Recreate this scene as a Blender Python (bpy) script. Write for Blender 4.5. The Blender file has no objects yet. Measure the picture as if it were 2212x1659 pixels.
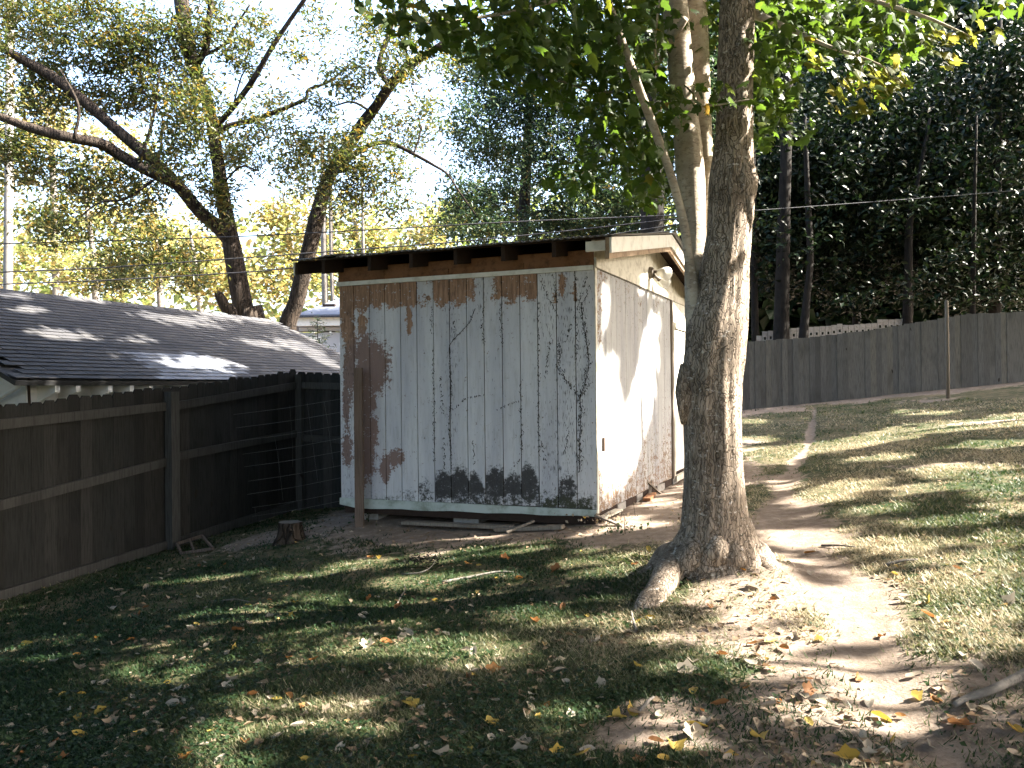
import bpy, math, random
import numpy as np
from mathutils import Vector, Matrix

random.seed(7)
rng = np.random.default_rng(11)
S = bpy.context.scene
COL = S.collection

# ------------------------------------------------------------------ camera
FPX = 1852.0                       # focal length for a 2212 px wide picture
CAM = np.array((0.0, 0.0, 1.55))
PITCH, ROLL = math.radians(0.325), math.radians(0.6)
F = np.array((0, math.cos(PITCH), math.sin(PITCH)))
R0 = np.array((1.0, 0, 0)); U0 = np.array((0, -math.sin(PITCH), math.cos(PITCH)))
R = math.cos(ROLL) * R0 - math.sin(ROLL) * U0
U = math.sin(ROLL) * R0 + math.cos(ROLL) * U0
cd = bpy.data.cameras.new('camera'); cam = bpy.data.objects.new('camera', cd); COL.objects.link(cam)
cd.sensor_width = 36.0; cd.lens = 36.0 * FPX / 2212.0; cd.clip_start = 0.05; cd.clip_end = 2000
M = Matrix.Identity(4)
for i in range(3):
    M[i][0], M[i][1], M[i][2], M[i][3] = R[i], U[i], -F[i], CAM[i]
cam.matrix_world = M
S.camera = cam

# ------------------------------------------------------------------ light
SUN_EL, SUN_AZ = math.radians(42), math.radians(0)      # az 0 = from +X
w = bpy.data.worlds.new('World'); S.world = w; w.use_nodes = True
nt = w.node_tree; nt.nodes.clear()
sky = nt.nodes.new('ShaderNodeTexSky'); sky.sky_type = 'NISHITA'; sky.sun_disc = False
sky.sun_elevation = SUN_EL; sky.sun_rotation = math.radians(90) - SUN_AZ
sky.air_density = 1.0; sky.dust_density = 5.0; sky.ozone_density = 1.0
bg = nt.nodes.new('ShaderNodeBackground'); bg.inputs['Strength'].default_value = 0.115
wo = nt.nodes.new('ShaderNodeOutputWorld')
hz_ = nt.nodes.new('ShaderNodeHueSaturation'); hz_.inputs['Saturation'].default_value = 1.1; hz_.inputs['Value'].default_value = 1.2   # thin milky haze
nt.links.new(sky.outputs[0], hz_.inputs['Color']); nt.links.new(hz_.outputs[0], bg.inputs[0]); nt.links.new(bg.outputs[0], wo.inputs[0])
sl = bpy.data.lights.new('sun', 'SUN'); so = bpy.data.objects.new('sun', sl); COL.objects.link(so)
sl.energy = 5.0; sl.angle = math.radians(0.53); sl.color = (1.0, 0.94, 0.84)
SD = np.array((math.cos(SUN_EL) * math.cos(SUN_AZ), math.cos(SUN_EL) * math.sin(SUN_AZ), math.sin(SUN_EL)))  # towards the sun
so.rotation_euler = Vector(SD).to_track_quat('Z', 'Y').to_euler()
so.location = (20, 5, 25)
S.view_settings.view_transform = 'Standard'; S.view_settings.look = 'None'
S.view_settings.exposure = 3.15; S.view_settings.gamma = 1.0; S.view_settings.use_curve_mapping = False
S.render.engine = 'CYCLES'
cy = S.cycles
cy.use_denoising = True
try: cy.denoiser = 'OPENIMAGEDENOISE'
except Exception: pass
cy.max_bounces = 6; cy.diffuse_bounces = 3; cy.glossy_bounces = 2; cy.transmission_bounces = 4; cy.transparent_max_bounces = 4
cy.sample_clamp_indirect = 6.0
cy.caustics_reflective = False; cy.caustics_refractive = False

# ------------------------------------------------------------------ picture <-> world helpers
def ray(x, y):
    u = (np.asarray(x, float) - 1106) / FPX; v = (829.5 - np.asarray(y, float)) / FPX
    d = F + u[..., None] * R + v[..., None] * U
    return d / d[..., 1:2]
def V(x, y, Y):
    return CAM + ray(x, y) * np.asarray(Y, float)[..., None]
def px(P):
    P = np.asarray(P, float) - CAM
    zf = np.maximum(P @ F, 1e-3)
    return 1106 + FPX * (P @ R) / zf, 829.5 - FPX * (P @ U) / zf, P @ F

def hsh(ix, iy, s=0):
    n = np.sin(ix * 127.1 + iy * 311.7 + s * 74.7) * 43758.5453
    return n - np.floor(n)
def vnoise(x, y, s=0):
    ix, iy = np.floor(x), np.floor(y); fx, fy = x - ix, y - iy
    fx = fx * fx * (3 - 2 * fx); fy = fy * fy * (3 - 2 * fy)
    a, b = hsh(ix, iy, s), hsh(ix + 1, iy, s); c, d = hsh(ix, iy + 1, s), hsh(ix + 1, iy + 1, s)
    return a + (b - a) * fx + (c - a) * fy + (a - b - c + d) * fx * fy
def fbm(x, y, s=0, o=3):
    t, a = 0, 0.5
    for k in range(o):
        t = t + a * vnoise(x, y, s + k); x, y, a = x * 2.03, y * 2.03, a * 0.5
    return t

def G0(x, y):
    x = np.asarray(x, float); y = np.asarray(y, float)
    xc = np.clip(x, -11, 24); yc = np.clip(y, -10, 40)
    z = 0.1 * xc + 0.0143 * yc - 0.02
    z = z + 0.14 * np.exp(-(((x + 1.9) / 1.3) ** 2 + ((y - 9.9) / 1.0) ** 2))
    z = z - 0.20 * np.exp(-(((x - 2.2) / 1.6) ** 2 + ((y - 12.6) / 2.5) ** 2))
    return z
def ground_px(x, y):                                   # point of the sloping ground under a pixel
    d = ray(x, y); t = np.full(np.shape(d)[:-1], 8.0)
    for _ in range(60):
        P = CAM + d * t[..., None]
        h = P[..., 2] - G0(P[..., 0], P[..., 1])
        t = np.clip(t + h / np.maximum(0.02, 0.1 * d[..., 0] + 0.0143 - d[..., 2]) * 0.8, 0.5, 60)
    return CAM + d * t[..., None]

PATH_V = [(2060, 1640, 95), (1960, 1560, 90), (1880, 1450, 95), (1880, 1350, 105), (1830, 1280, 110), (1745, 1215, 110), (1715, 1150, 95),
          (1690, 1090, 75), (1690, 1050, 50), (1715, 1005, 26), (1745, 960, 14), (1757, 905, 7), (1760, 880, 4)]
PATH = []
for (a, b, wd) in PATH_V:
    p = ground_px(np.array(a), np.array(b)); PATH.append((p[0], p[1], wd / FPX * p[1]))
def path_dist(x, y):
    x = np.asarray(x, float); y = np.asarray(y, float)
    best = np.full(np.broadcast(x, y).shape, 1e9)
    for (ax, ay, aw), (bx, by, bw) in zip(PATH[:-1], PATH[1:]):
        dx, dy = bx - ax, by - ay; t = np.clip(((x - ax) * dx + (y - ay) * dy) / (dx * dx + dy * dy), 0, 1)
        d = np.hypot(x - ax - t * dx, y - ay - t * dy) / (aw + (bw - aw) * t)
        best = np.minimum(best, d)
    return best                                        # 1 at the path's edge
SC = np.array((0.836, 8.6)); SU = np.array((-0.924, 0.383)); SW = np.array((0.383, 0.924))   # shed corner and its two directions
def bare_of(x, y):
    n = fbm(x * 1.3, y * 1.3, 3) - 0.44
    p = 1.25 - path_dist(x, y) + n * 1.5
    rx, ry = x - SC[0], y - SC[1]
    a = rx * SU[0] + ry * SU[1]; s = rx * SW[0] + ry * SW[1]
    q = 0.8 - np.maximum(np.maximum(-a - 0.7, a - 3.6) / 0.8, np.maximum(-s - 0.5, s - 6) / 0.9) + n * 2.6
    t = 0.85 - np.hypot(x - 1.3, y - 6.2) / 1.0 + n * 2.0
    far = (y - 19.5) / 2.5 * 0.9 + n * 2
    patches = (fbm(x * 0.55 + 7, y * 0.8, 9) - 0.53) * 5 + n * 1.5 - np.clip((0.3 - x) * 0.5, 0, 2)
    return np.clip(np.maximum.reduce([p, q, t, np.minimum(far, 0.8), np.minimum(patches, 0.75)]), 0, 1)
def G(x, y):
    z = G0(x, y)
    pd = path_dist(x, y)
    z = z - 0.035 * np.exp(-pd * pd) + 0.03 * (fbm(x * 0.9, y * 0.9, 5) - 0.44) + 0.025 * (fbm(x * 4, y * 4, 8) - 0.44)
    z = z + 0.13 * np.exp(-(np.hypot(x - 1.48, y - 6.05) / 0.55) ** 2)
    return z

# ------------------------------------------------------------------ mesh and object helpers
def link(o, parent=None):
    COL.objects.link(o)
    if parent is not None: o.parent = parent
    return o
def tag(o, label=None, cat=None, group=None, kind=None):
    for k, v in (('label', label), ('category', cat), ('group', group), ('kind', kind)):
        if v: o[k] = v
    return o
def empty(name, loc, label, cat, group=None):
    o = bpy.data.objects.new(name, None); o.location = loc; o.empty_display_size = 0.1
    link(o); return tag(o, label, cat, group)
def raw_mesh(name, verts, faces, smooth=False, uvs=None):
    me = bpy.data.meshes.new(name)
    me.from_pydata([tuple(v) for v in verts], [], [tuple(int(i) for i in f) for f in faces])
    if smooth: me.polygons.foreach_set('use_smooth', [True] * len(me.polygons))
    me.update(); return me
def np_mesh(name, verts, faces, smooth=False):          # faces (N,k) all of one size
    verts = np.asarray(verts, np.float32); faces = np.asarray(faces, np.int32)
    me = bpy.data.meshes.new(name); n, k = faces.shape
    me.vertices.add(len(verts)); me.vertices.foreach_set('co', verts.ravel())
    me.loops.add(n * k); me.loops.foreach_set('vertex_index', faces.ravel())
    me.polygons.add(n); me.polygons.foreach_set('loop_start', np.arange(n, dtype=np.int32) * k)
    me.polygons.foreach_set('loop_total', np.full(n, k, np.int32))
    if smooth: me.polygons.foreach_set('use_smooth', np.ones(n, bool))
    me.update(calc_edges=True); return me
def attr(me, name, vals, domain='POINT'):
    a = me.attributes.new(name, 'FLOAT', domain); a.data.foreach_set('value', np.asarray(vals, np.float32).ravel())
def obj(name, me, mat, parent=None, loc=None, mats=None):
    o = bpy.data.objects.new(name, me)
    if mat is not None and len(me.materials) == 0: me.materials.append(mat)
    if loc is not None: o.location = loc
    return link(o, parent)
class MB:
    def __init__(s): s.v, s.f = [], []
    def add(s, v, f):
        b = len(s.v); s.v += [tuple(map(float, p)) for p in v]; s.f += [tuple(i + b for i in q) for q in f]; return s
    def hexa(s, p):                                     # 4 bottom, 4 top corners
        return s.add(p, [(3, 2, 1, 0), (4, 5, 6, 7), (0, 1, 5, 4), (1, 2, 6, 5), (2, 3, 7, 6), (3, 0, 4, 7)])
    def box(s, o, ax, ay, az):                          # origin corner + three edge vectors
        o, ax, ay, az = map(np.array, (o, ax, ay, az)); o = o.astype(float)
        return s.hexa([o, o + ax, o + ax + ay, o + ay, o + az, o + ax + az, o + ax + ay + az, o + ay + az])
    def bar(s, a, b, wd, th, up=(0, 0, 1)):
        a, b = np.array(a, float), np.array(b, float); d = b - a; d = d / np.linalg.norm(d)
        sd = np.cross(d, up); sd /= np.linalg.norm(sd); u2 = np.cross(sd, d)
        return s.box(a - sd * wd / 2 - u2 * th / 2, sd * wd, u2 * th, b - a)
    def tube(s, pts, rad, n=8, cap=True, lump=0, seed=0):
        v, f = tube_arrays(pts, rad, n, lump, seed)
        if cap: f = f + [tuple(range(n - 1, -1, -1)), tuple(range(len(v) - n, len(v)))]
        return s.add(v, f)
    def mesh(s, name, smooth=False): return raw_mesh(name, s.v, s.f, smooth)
    def build(s, name, mat, parent=None, smooth=False, loc=None):
        off = np.array(parent.matrix_world.translation if False else (parent_loc(parent)))
        me = raw_mesh(name, [np.array(p) - off for p in s.v], s.f, smooth)
        return obj(name, me, mat, parent)
def parent_loc(p):
    t = np.zeros(3)
    while p is not None:
        t = t + np.array(p.location); p = p.parent
    return t
def tube_arrays(pts, rad, n=8, lump=0, seed=0):
    pts = np.array(pts, float); m = len(pts); rad = np.broadcast_to(np.asarray(rad, float), (m,))
    d = np.gradient(pts, axis=0); d /= np.linalg.norm(d, axis=1)[:, None]
    up = np.array((0.3, 1, 0.1)) if abs(d[0][1]) < 0.9 else np.array((1.0, 0, 0.2))
    V_, sd = [], None
    for i in range(m):
        if sd is None: sd = np.cross(d[i], up)
        sd = sd - d[i] * (sd @ d[i]); sd /= np.linalg.norm(sd); u2 = np.cross(d[i], sd)
        th = np.arange(n) * 2 * math.pi / n
        r = rad[i] * (1 + lump * (np.sin(th * 2 + i * 0.5 + seed) * 0.5 + np.sin(th * 3 - i * 0.31 + seed * 2) * 0.5 + np.sin(i * 0.9 + seed) * 0.4))
        V_.append(pts[i] + (np.cos(th) * r)[:, None] * sd + (np.sin(th) * r)[:, None] * u2)
    f = []
    for i in range(m - 1):
        for k in range(n):
            f.append((i * n + k, i * n + (k + 1) % n, (i + 1) * n + (k + 1) % n, (i + 1) * n + k))
    return [p for r_ in V_ for p in r_], f
def smooth_line(pts, k=4):                              # Catmull-Rom through rows of numbers
    P = np.array(pts, float); P = np.vstack([2 * P[0] - P[1], P, 2 * P[-1] - P[-2]]); out = []
    for i in range(1, len(P) - 2):
        for j in range(k):
            t = j / k
            out.append(0.5 * (2 * P[i] + (P[i + 1] - P[i - 1]) * t + (2 * P[i - 1] - 5 * P[i] + 4 * P[i + 1] - P[i + 2]) * t * t + (3 * P[i] - P[i - 1] - 3 * P[i + 1] + P[i + 2]) * t ** 3))
    out.append(P[-2]); return np.array(out)

# ------------------------------------------------------------------ materials
class NT:
    def __init__(s, name):
        s.m = bpy.data.materials.new(name); s.m.use_nodes = True; s.t = s.m.node_tree; s.t.nodes.clear()
        s.out = s.t.nodes.new('ShaderNodeOutputMaterial')
    def n(s, typ, **kw):
        x = s.t.nodes.new('ShaderNode' + typ)
        for k, v in kw.items(): setattr(x, k, v)
        return x
    def l(s, a, b): s.t.links.new(a, b)
    def set(s, sock, v):
        if hasattr(v, 'is_output') or isinstance(v, bpy.types.NodeSocket): s.l(v, sock)
        else: sock.default_value = v
    def math(s, op, a, b=0.0, c=None, clamp=False):
        x = s.n('Math', operation=op, use_clamp=clamp); s.set(x.inputs[0], a); s.set(x.inputs[1], b)
        if c is not None: s.set(x.inputs[2], c)
        return x.outputs[0]
    def mix(s, f, a, b):
        x = s.n('Mix', data_type='RGBA'); s.set(x.inputs[0], f)
        s.set(x.inputs[6], a if not isinstance(a, tuple) else (*a, 1)); s.set(x.inputs[7], b if not isinstance(b, tuple) else (*b, 1))
        return x.outputs[2]
    def ss(s, x, lo, hi):
        q = s.n('MapRange', interpolation_type='SMOOTHSTEP'); s.set(q.inputs[0], x); q.inputs[1].default_value = lo; q.inputs[2].default_value = hi
        return q.outputs[0]
    def coord(s, kind='Object', scale=(1, 1, 1)):
        c = s.n('TexCoord'); m = s.n('Mapping'); m.inputs['Scale'].default_value = scale; s.l(c.outputs[kind], m.inputs[0]); return m.outputs[0]
    def wpos(s, scale=(1, 1, 1)):
        c = s.n('NewGeometry'); m = s.n('Mapping'); m.inputs['Scale'].default_value = scale; s.l(c.outputs['Position'], m.inputs[0]); return m.outputs[0]
    def noise(s, vec, scale=5, detail=4, rough=0.6):
        x = s.n('TexNoise'); s.l(vec, x.inputs['Vector']); x.inputs['Scale'].default_value = scale; x.inputs['Detail'].default_value = detail; x.inputs['Roughness'].default_value = rough
        return x.outputs[0]
    def attr(s, name): return s.n('Attribute', attribute_name=name).outputs['Fac']
    def rand(s): return s.n('ObjectInfo').outputs['Random']
    def ramp(s, f, stops):
        x = s.n('ValToRGB'); e = x.color_ramp.elements
        while len(e) < len(stops): e.new(0.5)
        for i, (p, c) in enumerate(stops): e[i].position = p; e[i].color = (*c, 1)
        s.set(x.inputs[0], f); return x.outputs[0]
    def bump(s, h, dist=0.01, strength=1.0):
        b = s.n('Bump'); b.inputs['Strength'].default_value = strength; b.inputs['Distance'].default_value = dist; s.l(h, b.inputs['Height']); return b.outputs[0]
    def bsdf(s, col, rough=0.8, spec=0.3, normal=None, metal=0.0):
        b = s.n('BsdfPrincipled'); s.set(b.inputs['Base Color'], col if not isinstance(col, tuple) else (*col, 1)); s.set(b.inputs['Roughness'], rough)
        b.inputs['Specular IOR Level'].default_value = spec; b.inputs['Metallic'].default_value = metal
        if normal is not None: s.l(normal, b.inputs['Normal'])
        return b.outputs[0]
    def done(s, sh): s.l(sh, s.out.inputs[0]); return s.m

def leaf_mat(name, stops, transl=0.45, rough=0.45, spec=0.35, tcol=1.6):
    t = NT(name); col = t.ramp(t.attr('tint'), stops)
    p = t.bsdf(col, rough, spec)
    tr = t.n('BsdfTranslucent'); hs = t.n('HueSaturation'); hs.inputs['Saturation'].default_value = 1.15; hs.inputs['Value'].default_value = tcol
    hs.inputs['Hue'].default_value = 0.49
    t.l(col, hs.inputs['Color']); t.l(hs.outputs[0], tr.inputs[0])
    mx = t.n('MixShader'); mx.inputs[0].default_value = transl; t.l(p, mx.inputs[1]); t.l(tr.outputs[0], mx.inputs[2])
    return t.done(mx.outputs[0])
def leaf_mat_obj(name, stops, transl=0.3):
    t = NT(name); col = t.ramp(t.rand(), stops); c = t.coord('Object')
    col = t.mix(t.math('MULTIPLY', t.noise(c, 30, 3), 0.5), col, (0.10, 0.07, 0.03))
    p = t.bsdf(col, 0.65, 0.25); tr = t.n('BsdfTranslucent'); t.l(col, tr.inputs[0])
    mx = t.n('MixShader'); mx.inputs[0].default_value = transl; t.l(p, mx.inputs[1]); t.l(tr.outputs[0], mx.inputs[2])
    return t.done(mx.outputs[0])
def bark_mat(name, dark, light, lichen=None, vs=0.14, scale=30, bd=0.02, spots=0.62, cracks=0):
    t = NT(name); c = t.wpos((1, 1, vs)); n = t.noise(c, scale, 6, 0.65); n2 = t.noise(t.wpos(), 4, 4); n5 = t.noise(t.wpos((1, 1, 0.6)), 9, 5, 0.7)
    col = t.mix(t.ss(n5, 0.3, 0.7), tuple(d * .45 + l * .55 for d, l in zip(dark, light)), light)
    col = t.mix(t.math('MULTIPLY', t.ss(n, 0.50, 0.36), 0.6), col, tuple(d * .6 for d in dark))
    if cracks:
        vo = t.n('TexVoronoi', feature='DISTANCE_TO_EDGE'); vo.inputs['Scale'].default_value = cracks; ad = t.n('VectorMath', operation='MULTIPLY_ADD')
        dn = t.n('TexNoise'); dn.inputs['Scale'].default_value = 14; t.l(t.wpos(), dn.inputs['Vector']); t.l(dn.outputs['Color'], ad.inputs[0]); ad.inputs[1].default_value = (.07, .07, .05); t.l(t.wpos((1, 1, .10)), ad.inputs[2]); t.l(ad.outputs[0], vo.inputs['Vector'])
        ck = t.ss(vo.outputs['Distance'], 0.0, 0.11); col = t.mix(t.math('ADD', t.math('MULTIPLY', ck, .6), .4), tuple(d * .3 for d in dark), col); n = t.math('ADD', t.math('MULTIPLY', n, .4), ck)
    col = t.mix(t.math('MULTIPLY', t.ss(n2, 0.45, 0.7), 0.5), col, tuple(x * 0.55 for x in dark))
    if lichen:
        n3 = t.noise(t.wpos((1, 1, 2.2)), 16, 5, 0.7)
        col = t.mix(t.math('MULTIPLY', t.ss(n3, spots, spots + 0.05), 0.75), col, lichen)
    return t.done(t.bsdf(col, 0.9, 0.15, t.bump(n, bd, 1.0)))
def wood_mat(name, stops, knots=True, rough=0.85, bd=0.004, kcol=(0.02, 0.016, 0.012)):
    t = NT(name); oi = t.rand(); c = t.coord('Object', (1, 1, 0.06)); ad = t.n('VectorMath', operation='ADD')
    cb = t.n('CombineXYZ'); t.l(t.math('MULTIPLY', oi, 37.0), cb.inputs[0]); t.l(t.math('MULTIPLY', oi, 91.0), cb.inputs[2])
    t.l(c, ad.inputs[0]); t.l(cb.outputs[0], ad.inputs[1])
    g = t.noise(ad.outputs[0], 60, 5, 0.7)
    base = t.ramp(oi, stops)
    col = t.mix(t.math('MULTIPLY', t.ss(g, 0.42, 0.68), 0.65), base, tuple(x * 0.45 for x in stops[0][1]))
    c2 = t.coord('Object', (1, 1, 0.45)); ad2 = t.n('VectorMath', operation='ADD'); t.l(c2, ad2.inputs[0]); t.l(cb.outputs[0], ad2.inputs[1])
    b = t.noise(ad2.outputs[0], 2.2, 3, 0.5)
    col = t.mix(t.math('MULTIPLY', t.ss(b, 0.5, 0.72), 0.45), col, tuple(x * 0.4 for x in stops[0][1]))
    if knots:
        k = t.noise(ad2.outputs[0], 9, 1, 0.3); col = t.mix(t.ss(k, 0.74, 0.78), col, kcol)
    return t.done(t.bsdf(col, rough, 0.2, t.bump(g, bd, 0.8)))
def plain(name, col, rough=0.7, spec=0.3, var=0.25, scale=8, metal=0, dirt=(0.1, 0.09, 0.07), bd=0.002):
    t = NT(name); n = t.noise(t.wpos(), scale, 5, 0.65)
    c = t.mix(t.math('MULTIPLY', t.ss(n, 0.42, 0.75), var), col, dirt)
    return t.done(t.bsdf(c, rough, spec, t.bump(t.noise(t.wpos(), scale * 6, 3), bd, 0.6), metal))

MT = {}
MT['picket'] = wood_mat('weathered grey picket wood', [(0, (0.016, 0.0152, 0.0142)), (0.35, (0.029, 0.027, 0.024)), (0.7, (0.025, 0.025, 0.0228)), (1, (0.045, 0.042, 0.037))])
MT['rail_wood'] = wood_mat('weathered rail wood', [(0, (0.045, 0.043, 0.039)), (1, (0.062, 0.059, 0.053))])
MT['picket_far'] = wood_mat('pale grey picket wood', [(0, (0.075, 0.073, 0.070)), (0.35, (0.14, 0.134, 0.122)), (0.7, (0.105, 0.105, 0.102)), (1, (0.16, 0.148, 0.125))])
MT['old_white'] = plain('old white paint', (0.62, 0.58, 0.49), 0.75, 0.25, 0.75, 9, dirt=(0.24, 0.2, 0.14))
MT['white'] = plain('white trim paint', (0.74, 0.71, 0.64), 0.6, 0.3, 0.45, 7, dirt=(0.3, 0.27, 0.2))
MT['moss_white'] = plain('mossy white paint', (0.46, 0.5, 0.46), 0.75, 0.25, 0.8, 5, dirt=(0.12, 0.14, 0.08))
MT['brown_wood'] = plain('bare brown wood', (0.22, 0.105, 0.05), 0.8, 0.2, 0.8, 12, dirt=(0.07, 0.035, 0.018))
MT['tan_wood'] = plain('stained tan board', (0.34, 0.25, 0.17), 0.8, 0.2, 0.8, 9, dirt=(0.14, 0.09, 0.055))
MT['dark_wood'] = plain('dark eave wood', (0.04, 0.027, 0.021), 0.9, 0.1, 0.5, 12, dirt=(0.015, 0.011, 0.009))
MT['metal'] = plain('dull galvanised roofing', (0.22, 0.21, 0.205), 0.55, 0.4, 0.7, 3, 0.3, dirt=(0.07, 0.055, 0.045))
MT['grey_wood'] = wood_mat('silvered wood', [(0, (0.19, 0.16, 0.125)), (1, (0.25, 0.21, 0.17))])
MT['post'] = wood_mat('brown grey post wood', [(0, (0.13, 0.095, 0.075)), (1, (0.17, 0.13, 0.10))], knots=False)
MT['block'] = plain('concrete block', (0.36, 0.34, 0.31), 0.95, 0.1, 0.6, 14, bd=0.006)
MT['wire'] = plain('thin steel wire', (0.16, 0.15, 0.14), 0.7, 0.2, 0.3, 8, 0.2)
MT['cable'] = plain('black cable', (0.025, 0.025, 0.028), 0.6, 0.3, 0.2)
MT['cable_sunlit'] = plain('sunlit pale cable', (0.10, 0.10, 0.105), 0.7, 0.2, 0.2, 8)  # paler copy of the cable, sunlight on the right-hand span painted in
MT['vine'] = plain('dried vine', (0.04, 0.032, 0.024), 0.9, 0.1, 0.5)
MT['glass_lamp'] = plain('milky lamp glass', (0.72, 0.7, 0.64), 0.25, 0.5, 0.2)
MT['lamp_metal'] = plain('weathered lamp metal', (0.16, 0.13, 0.10), 0.6, 0.4, 0.5, 20)
MT['pole'] = bark_mat('utility pole wood', (0.11, 0.10, 0.09), (0.2, 0.19, 0.175), None, 0.03, 25, 0.004)
MT['rust'] = plain('rust brown scrap', (0.2, 0.09, 0.035), 0.9, 0.1, 0.6, 20)
MT['bark_maple'] = bark_mat('grey maple bark', (0.155, 0.12, 0.09), (0.37, 0.30, 0.232), (0.58, 0.54, 0.48), 0.13, 46, 0.010, 0.60, 46)
MT['bark_stem'] = bark_mat('pale smooth maple bark', (0.26, 0.205, 0.15), (0.48, 0.41, 0.32), (0.5, 0.46, 0.4), 2.2, 22, 0.006, 0.6)
MT['bark_left'] = bark_mat('brown furrowed bark', (0.016, 0.012, 0.010), (0.06, 0.046, 0.035), None, 0.2, 22, 0.03, .62, 12)
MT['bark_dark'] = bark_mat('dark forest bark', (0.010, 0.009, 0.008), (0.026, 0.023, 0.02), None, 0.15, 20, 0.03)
MT['bark_grey'] = bark_mat('grey bark', (0.09, 0.08, 0.07), (0.2, 0.18, 0.155), None, 0.2, 18, 0.02)

GREEN = [(0, (0.016, 0.034, 0.010)), (0.45, (0.034, 0.066, 0.013)), (0.8, (0.06, 0.095, 0.018)), (1, (0.16, 0.12, 0.02))]
MT['leaf_maple'] = leaf_mat('maple leaf', [(0, (0.032, 0.058, 0.014)), (0.5, (0.05, 0.085, 0.018)), (0.9, (0.085, 0.115, 0.024)), (1, (0.34, 0.22, 0.03))], 0.5, 0.45, 0.3, 1.9)
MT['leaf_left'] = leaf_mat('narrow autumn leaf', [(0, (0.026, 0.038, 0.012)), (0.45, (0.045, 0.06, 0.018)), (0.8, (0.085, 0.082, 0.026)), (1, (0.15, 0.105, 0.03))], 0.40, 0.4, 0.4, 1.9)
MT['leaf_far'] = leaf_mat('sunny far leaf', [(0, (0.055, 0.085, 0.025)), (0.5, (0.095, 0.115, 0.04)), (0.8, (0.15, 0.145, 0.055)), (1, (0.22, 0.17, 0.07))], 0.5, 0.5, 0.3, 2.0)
MT['leaf_cedar'] = leaf_mat('blue green needle spray', [(0, (0.018, 0.036, 0.018)), (0.6, (0.034, 0.06, 0.026)), (0.9, (0.06, 0.085, 0.03)), (1, (0.12, 0.09, 0.03))], 0.3, 0.5, 0.3, 1.6)
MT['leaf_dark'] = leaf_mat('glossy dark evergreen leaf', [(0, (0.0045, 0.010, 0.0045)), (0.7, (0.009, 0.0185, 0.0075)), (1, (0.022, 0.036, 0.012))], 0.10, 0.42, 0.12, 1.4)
MT['leaf_shade'] = leaf_mat('tall tree leaf', GREEN, 0.3, 0.45, 0.3, 1.4)
MT['grass'] = leaf_mat('lawn grass', [(0, (0.013, 0.033, 0.012)), (0.42, (0.034, 0.058, 0.019)), (0.7, (0.085, 0.095, 0.04)), (1, (0.30, 0.26, 0.17))], 0.35, 0.5, 0.25, 1.3)
MT['litter'] = leaf_mat('dry leaf litter', [(0, (0.13, 0.085, 0.05)), (0.5, (0.27, 0.20, 0.13)), (0.85, (0.42, 0.35, 0.26)), (1, (0.4, 0.25, 0.04))], 0.25, 0.7, 0.2, 1.1)
MT['fall_tan'] = leaf_mat_obj('tan fallen leaf', [(0, (0.32, 0.275, 0.21)), (0.5, (0.46, 0.42, 0.345)), (1, (0.25, 0.19, 0.135))])
MT['fall_yellow'] = leaf_mat_obj('yellow fallen leaf', [(0, (0.42, 0.27, 0.035)), (1, (0.5, 0.38, 0.10))])
MT['fall_brown'] = leaf_mat_obj('orange brown fallen leaf', [(0, (0.30, 0.11, 0.025)), (0.6, (0.22, 0.10, 0.04)), (1, (0.38, 0.17, 0.03))])

# painted siding: attributes peel / mould / moss give the shape of the stains
def siding_mat(name, paint, wood, grime):
    t = NT(name); c = t.coord('UV', (1, 1, 1)); cs = t.coord('UV', (1, 0.10, 1))
    fine = t.noise(c, 42, 6, 0.75); med = t.noise(c, 13, 5, 0.7); streak = t.noise(cs, 34, 5, 0.7); big = t.noise(cs, 3.2, 4, 0.6)
    col = t.mix(t.math('MULTIPLY', t.ss(big, 0.36, 0.68), 0.8), paint, tuple(a * b for a, b in zip(paint, (0.66, 0.67, 0.73))))
    col = t.mix(t.math('MULTIPLY', t.ss(streak, 0.48, 0.72), 0.5), col, grime)
    edge = t.math('ADD', t.math('MULTIPLY', t.math('SUBTRACT', fine, 0.5), 2.4), t.math('MULTIPLY', t.math('SUBTRACT', med, 0.5), 2.8))
    wc = t.mix(t.ss(streak, 0.35, 0.65), wood, tuple(a * 0.5 for a in wood))
    wc = t.mix(t.math('MULTIPLY', t.ss(t.attr('rose'), 0.0, 1.0), 0.85), wc, (0.21, 0.145, 0.13))
    pk = t.math('ADD', t.attr('peel'), edge); pm = t.ss(pk, 0.50, 0.66); col = t.mix(pm, col, wc)
    mk = t.math('ADD', t.attr('mould'), t.math('MULTIPLY', edge, .6)); mm = t.ss(mk, 0.30, 0.72); col = t.mix(t.math('MULTIPLY', mm, 0.93), col, t.mix(t.ss(fine, 0.4, 0.65), (0.010, 0.0095, 0.009), (0.032, 0.029, 0.027)))
    gk = t.ss(t.math('ADD', t.attr('moss'), t.math('MULTIPLY', edge, 0.7)), 0.3, 0.9); col = t.mix(t.math('MULTIPLY', gk, 0.85), col, (0.05, 0.055, 0.028))
    sp = t.noise(cs, 130, 2, 0.5); col = t.mix(t.math('MULTIPLY', t.ss(t.math('ADD', sp, t.math('MULTIPLY', t.attr('fleck'), 0.10)), 0.70, 0.74), 0.9), col, (0.04, 0.033, 0.03))
    h = t.math('ADD', t.math('MULTIPLY', pm, -0.6), t.math('MULTIPLY', streak, 0.8))
    return t.done(t.bsdf(col, 0.75, 0.25, t.bump(h, 0.003, 0.8)))
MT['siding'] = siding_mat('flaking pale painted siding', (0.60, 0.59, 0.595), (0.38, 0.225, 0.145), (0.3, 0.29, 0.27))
MT['siding_side'] = siding_mat('worn white painted siding', (0.40, 0.395, 0.385), (0.25, 0.165, 0.105), (0.17, 0.155, 0.135))

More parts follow.
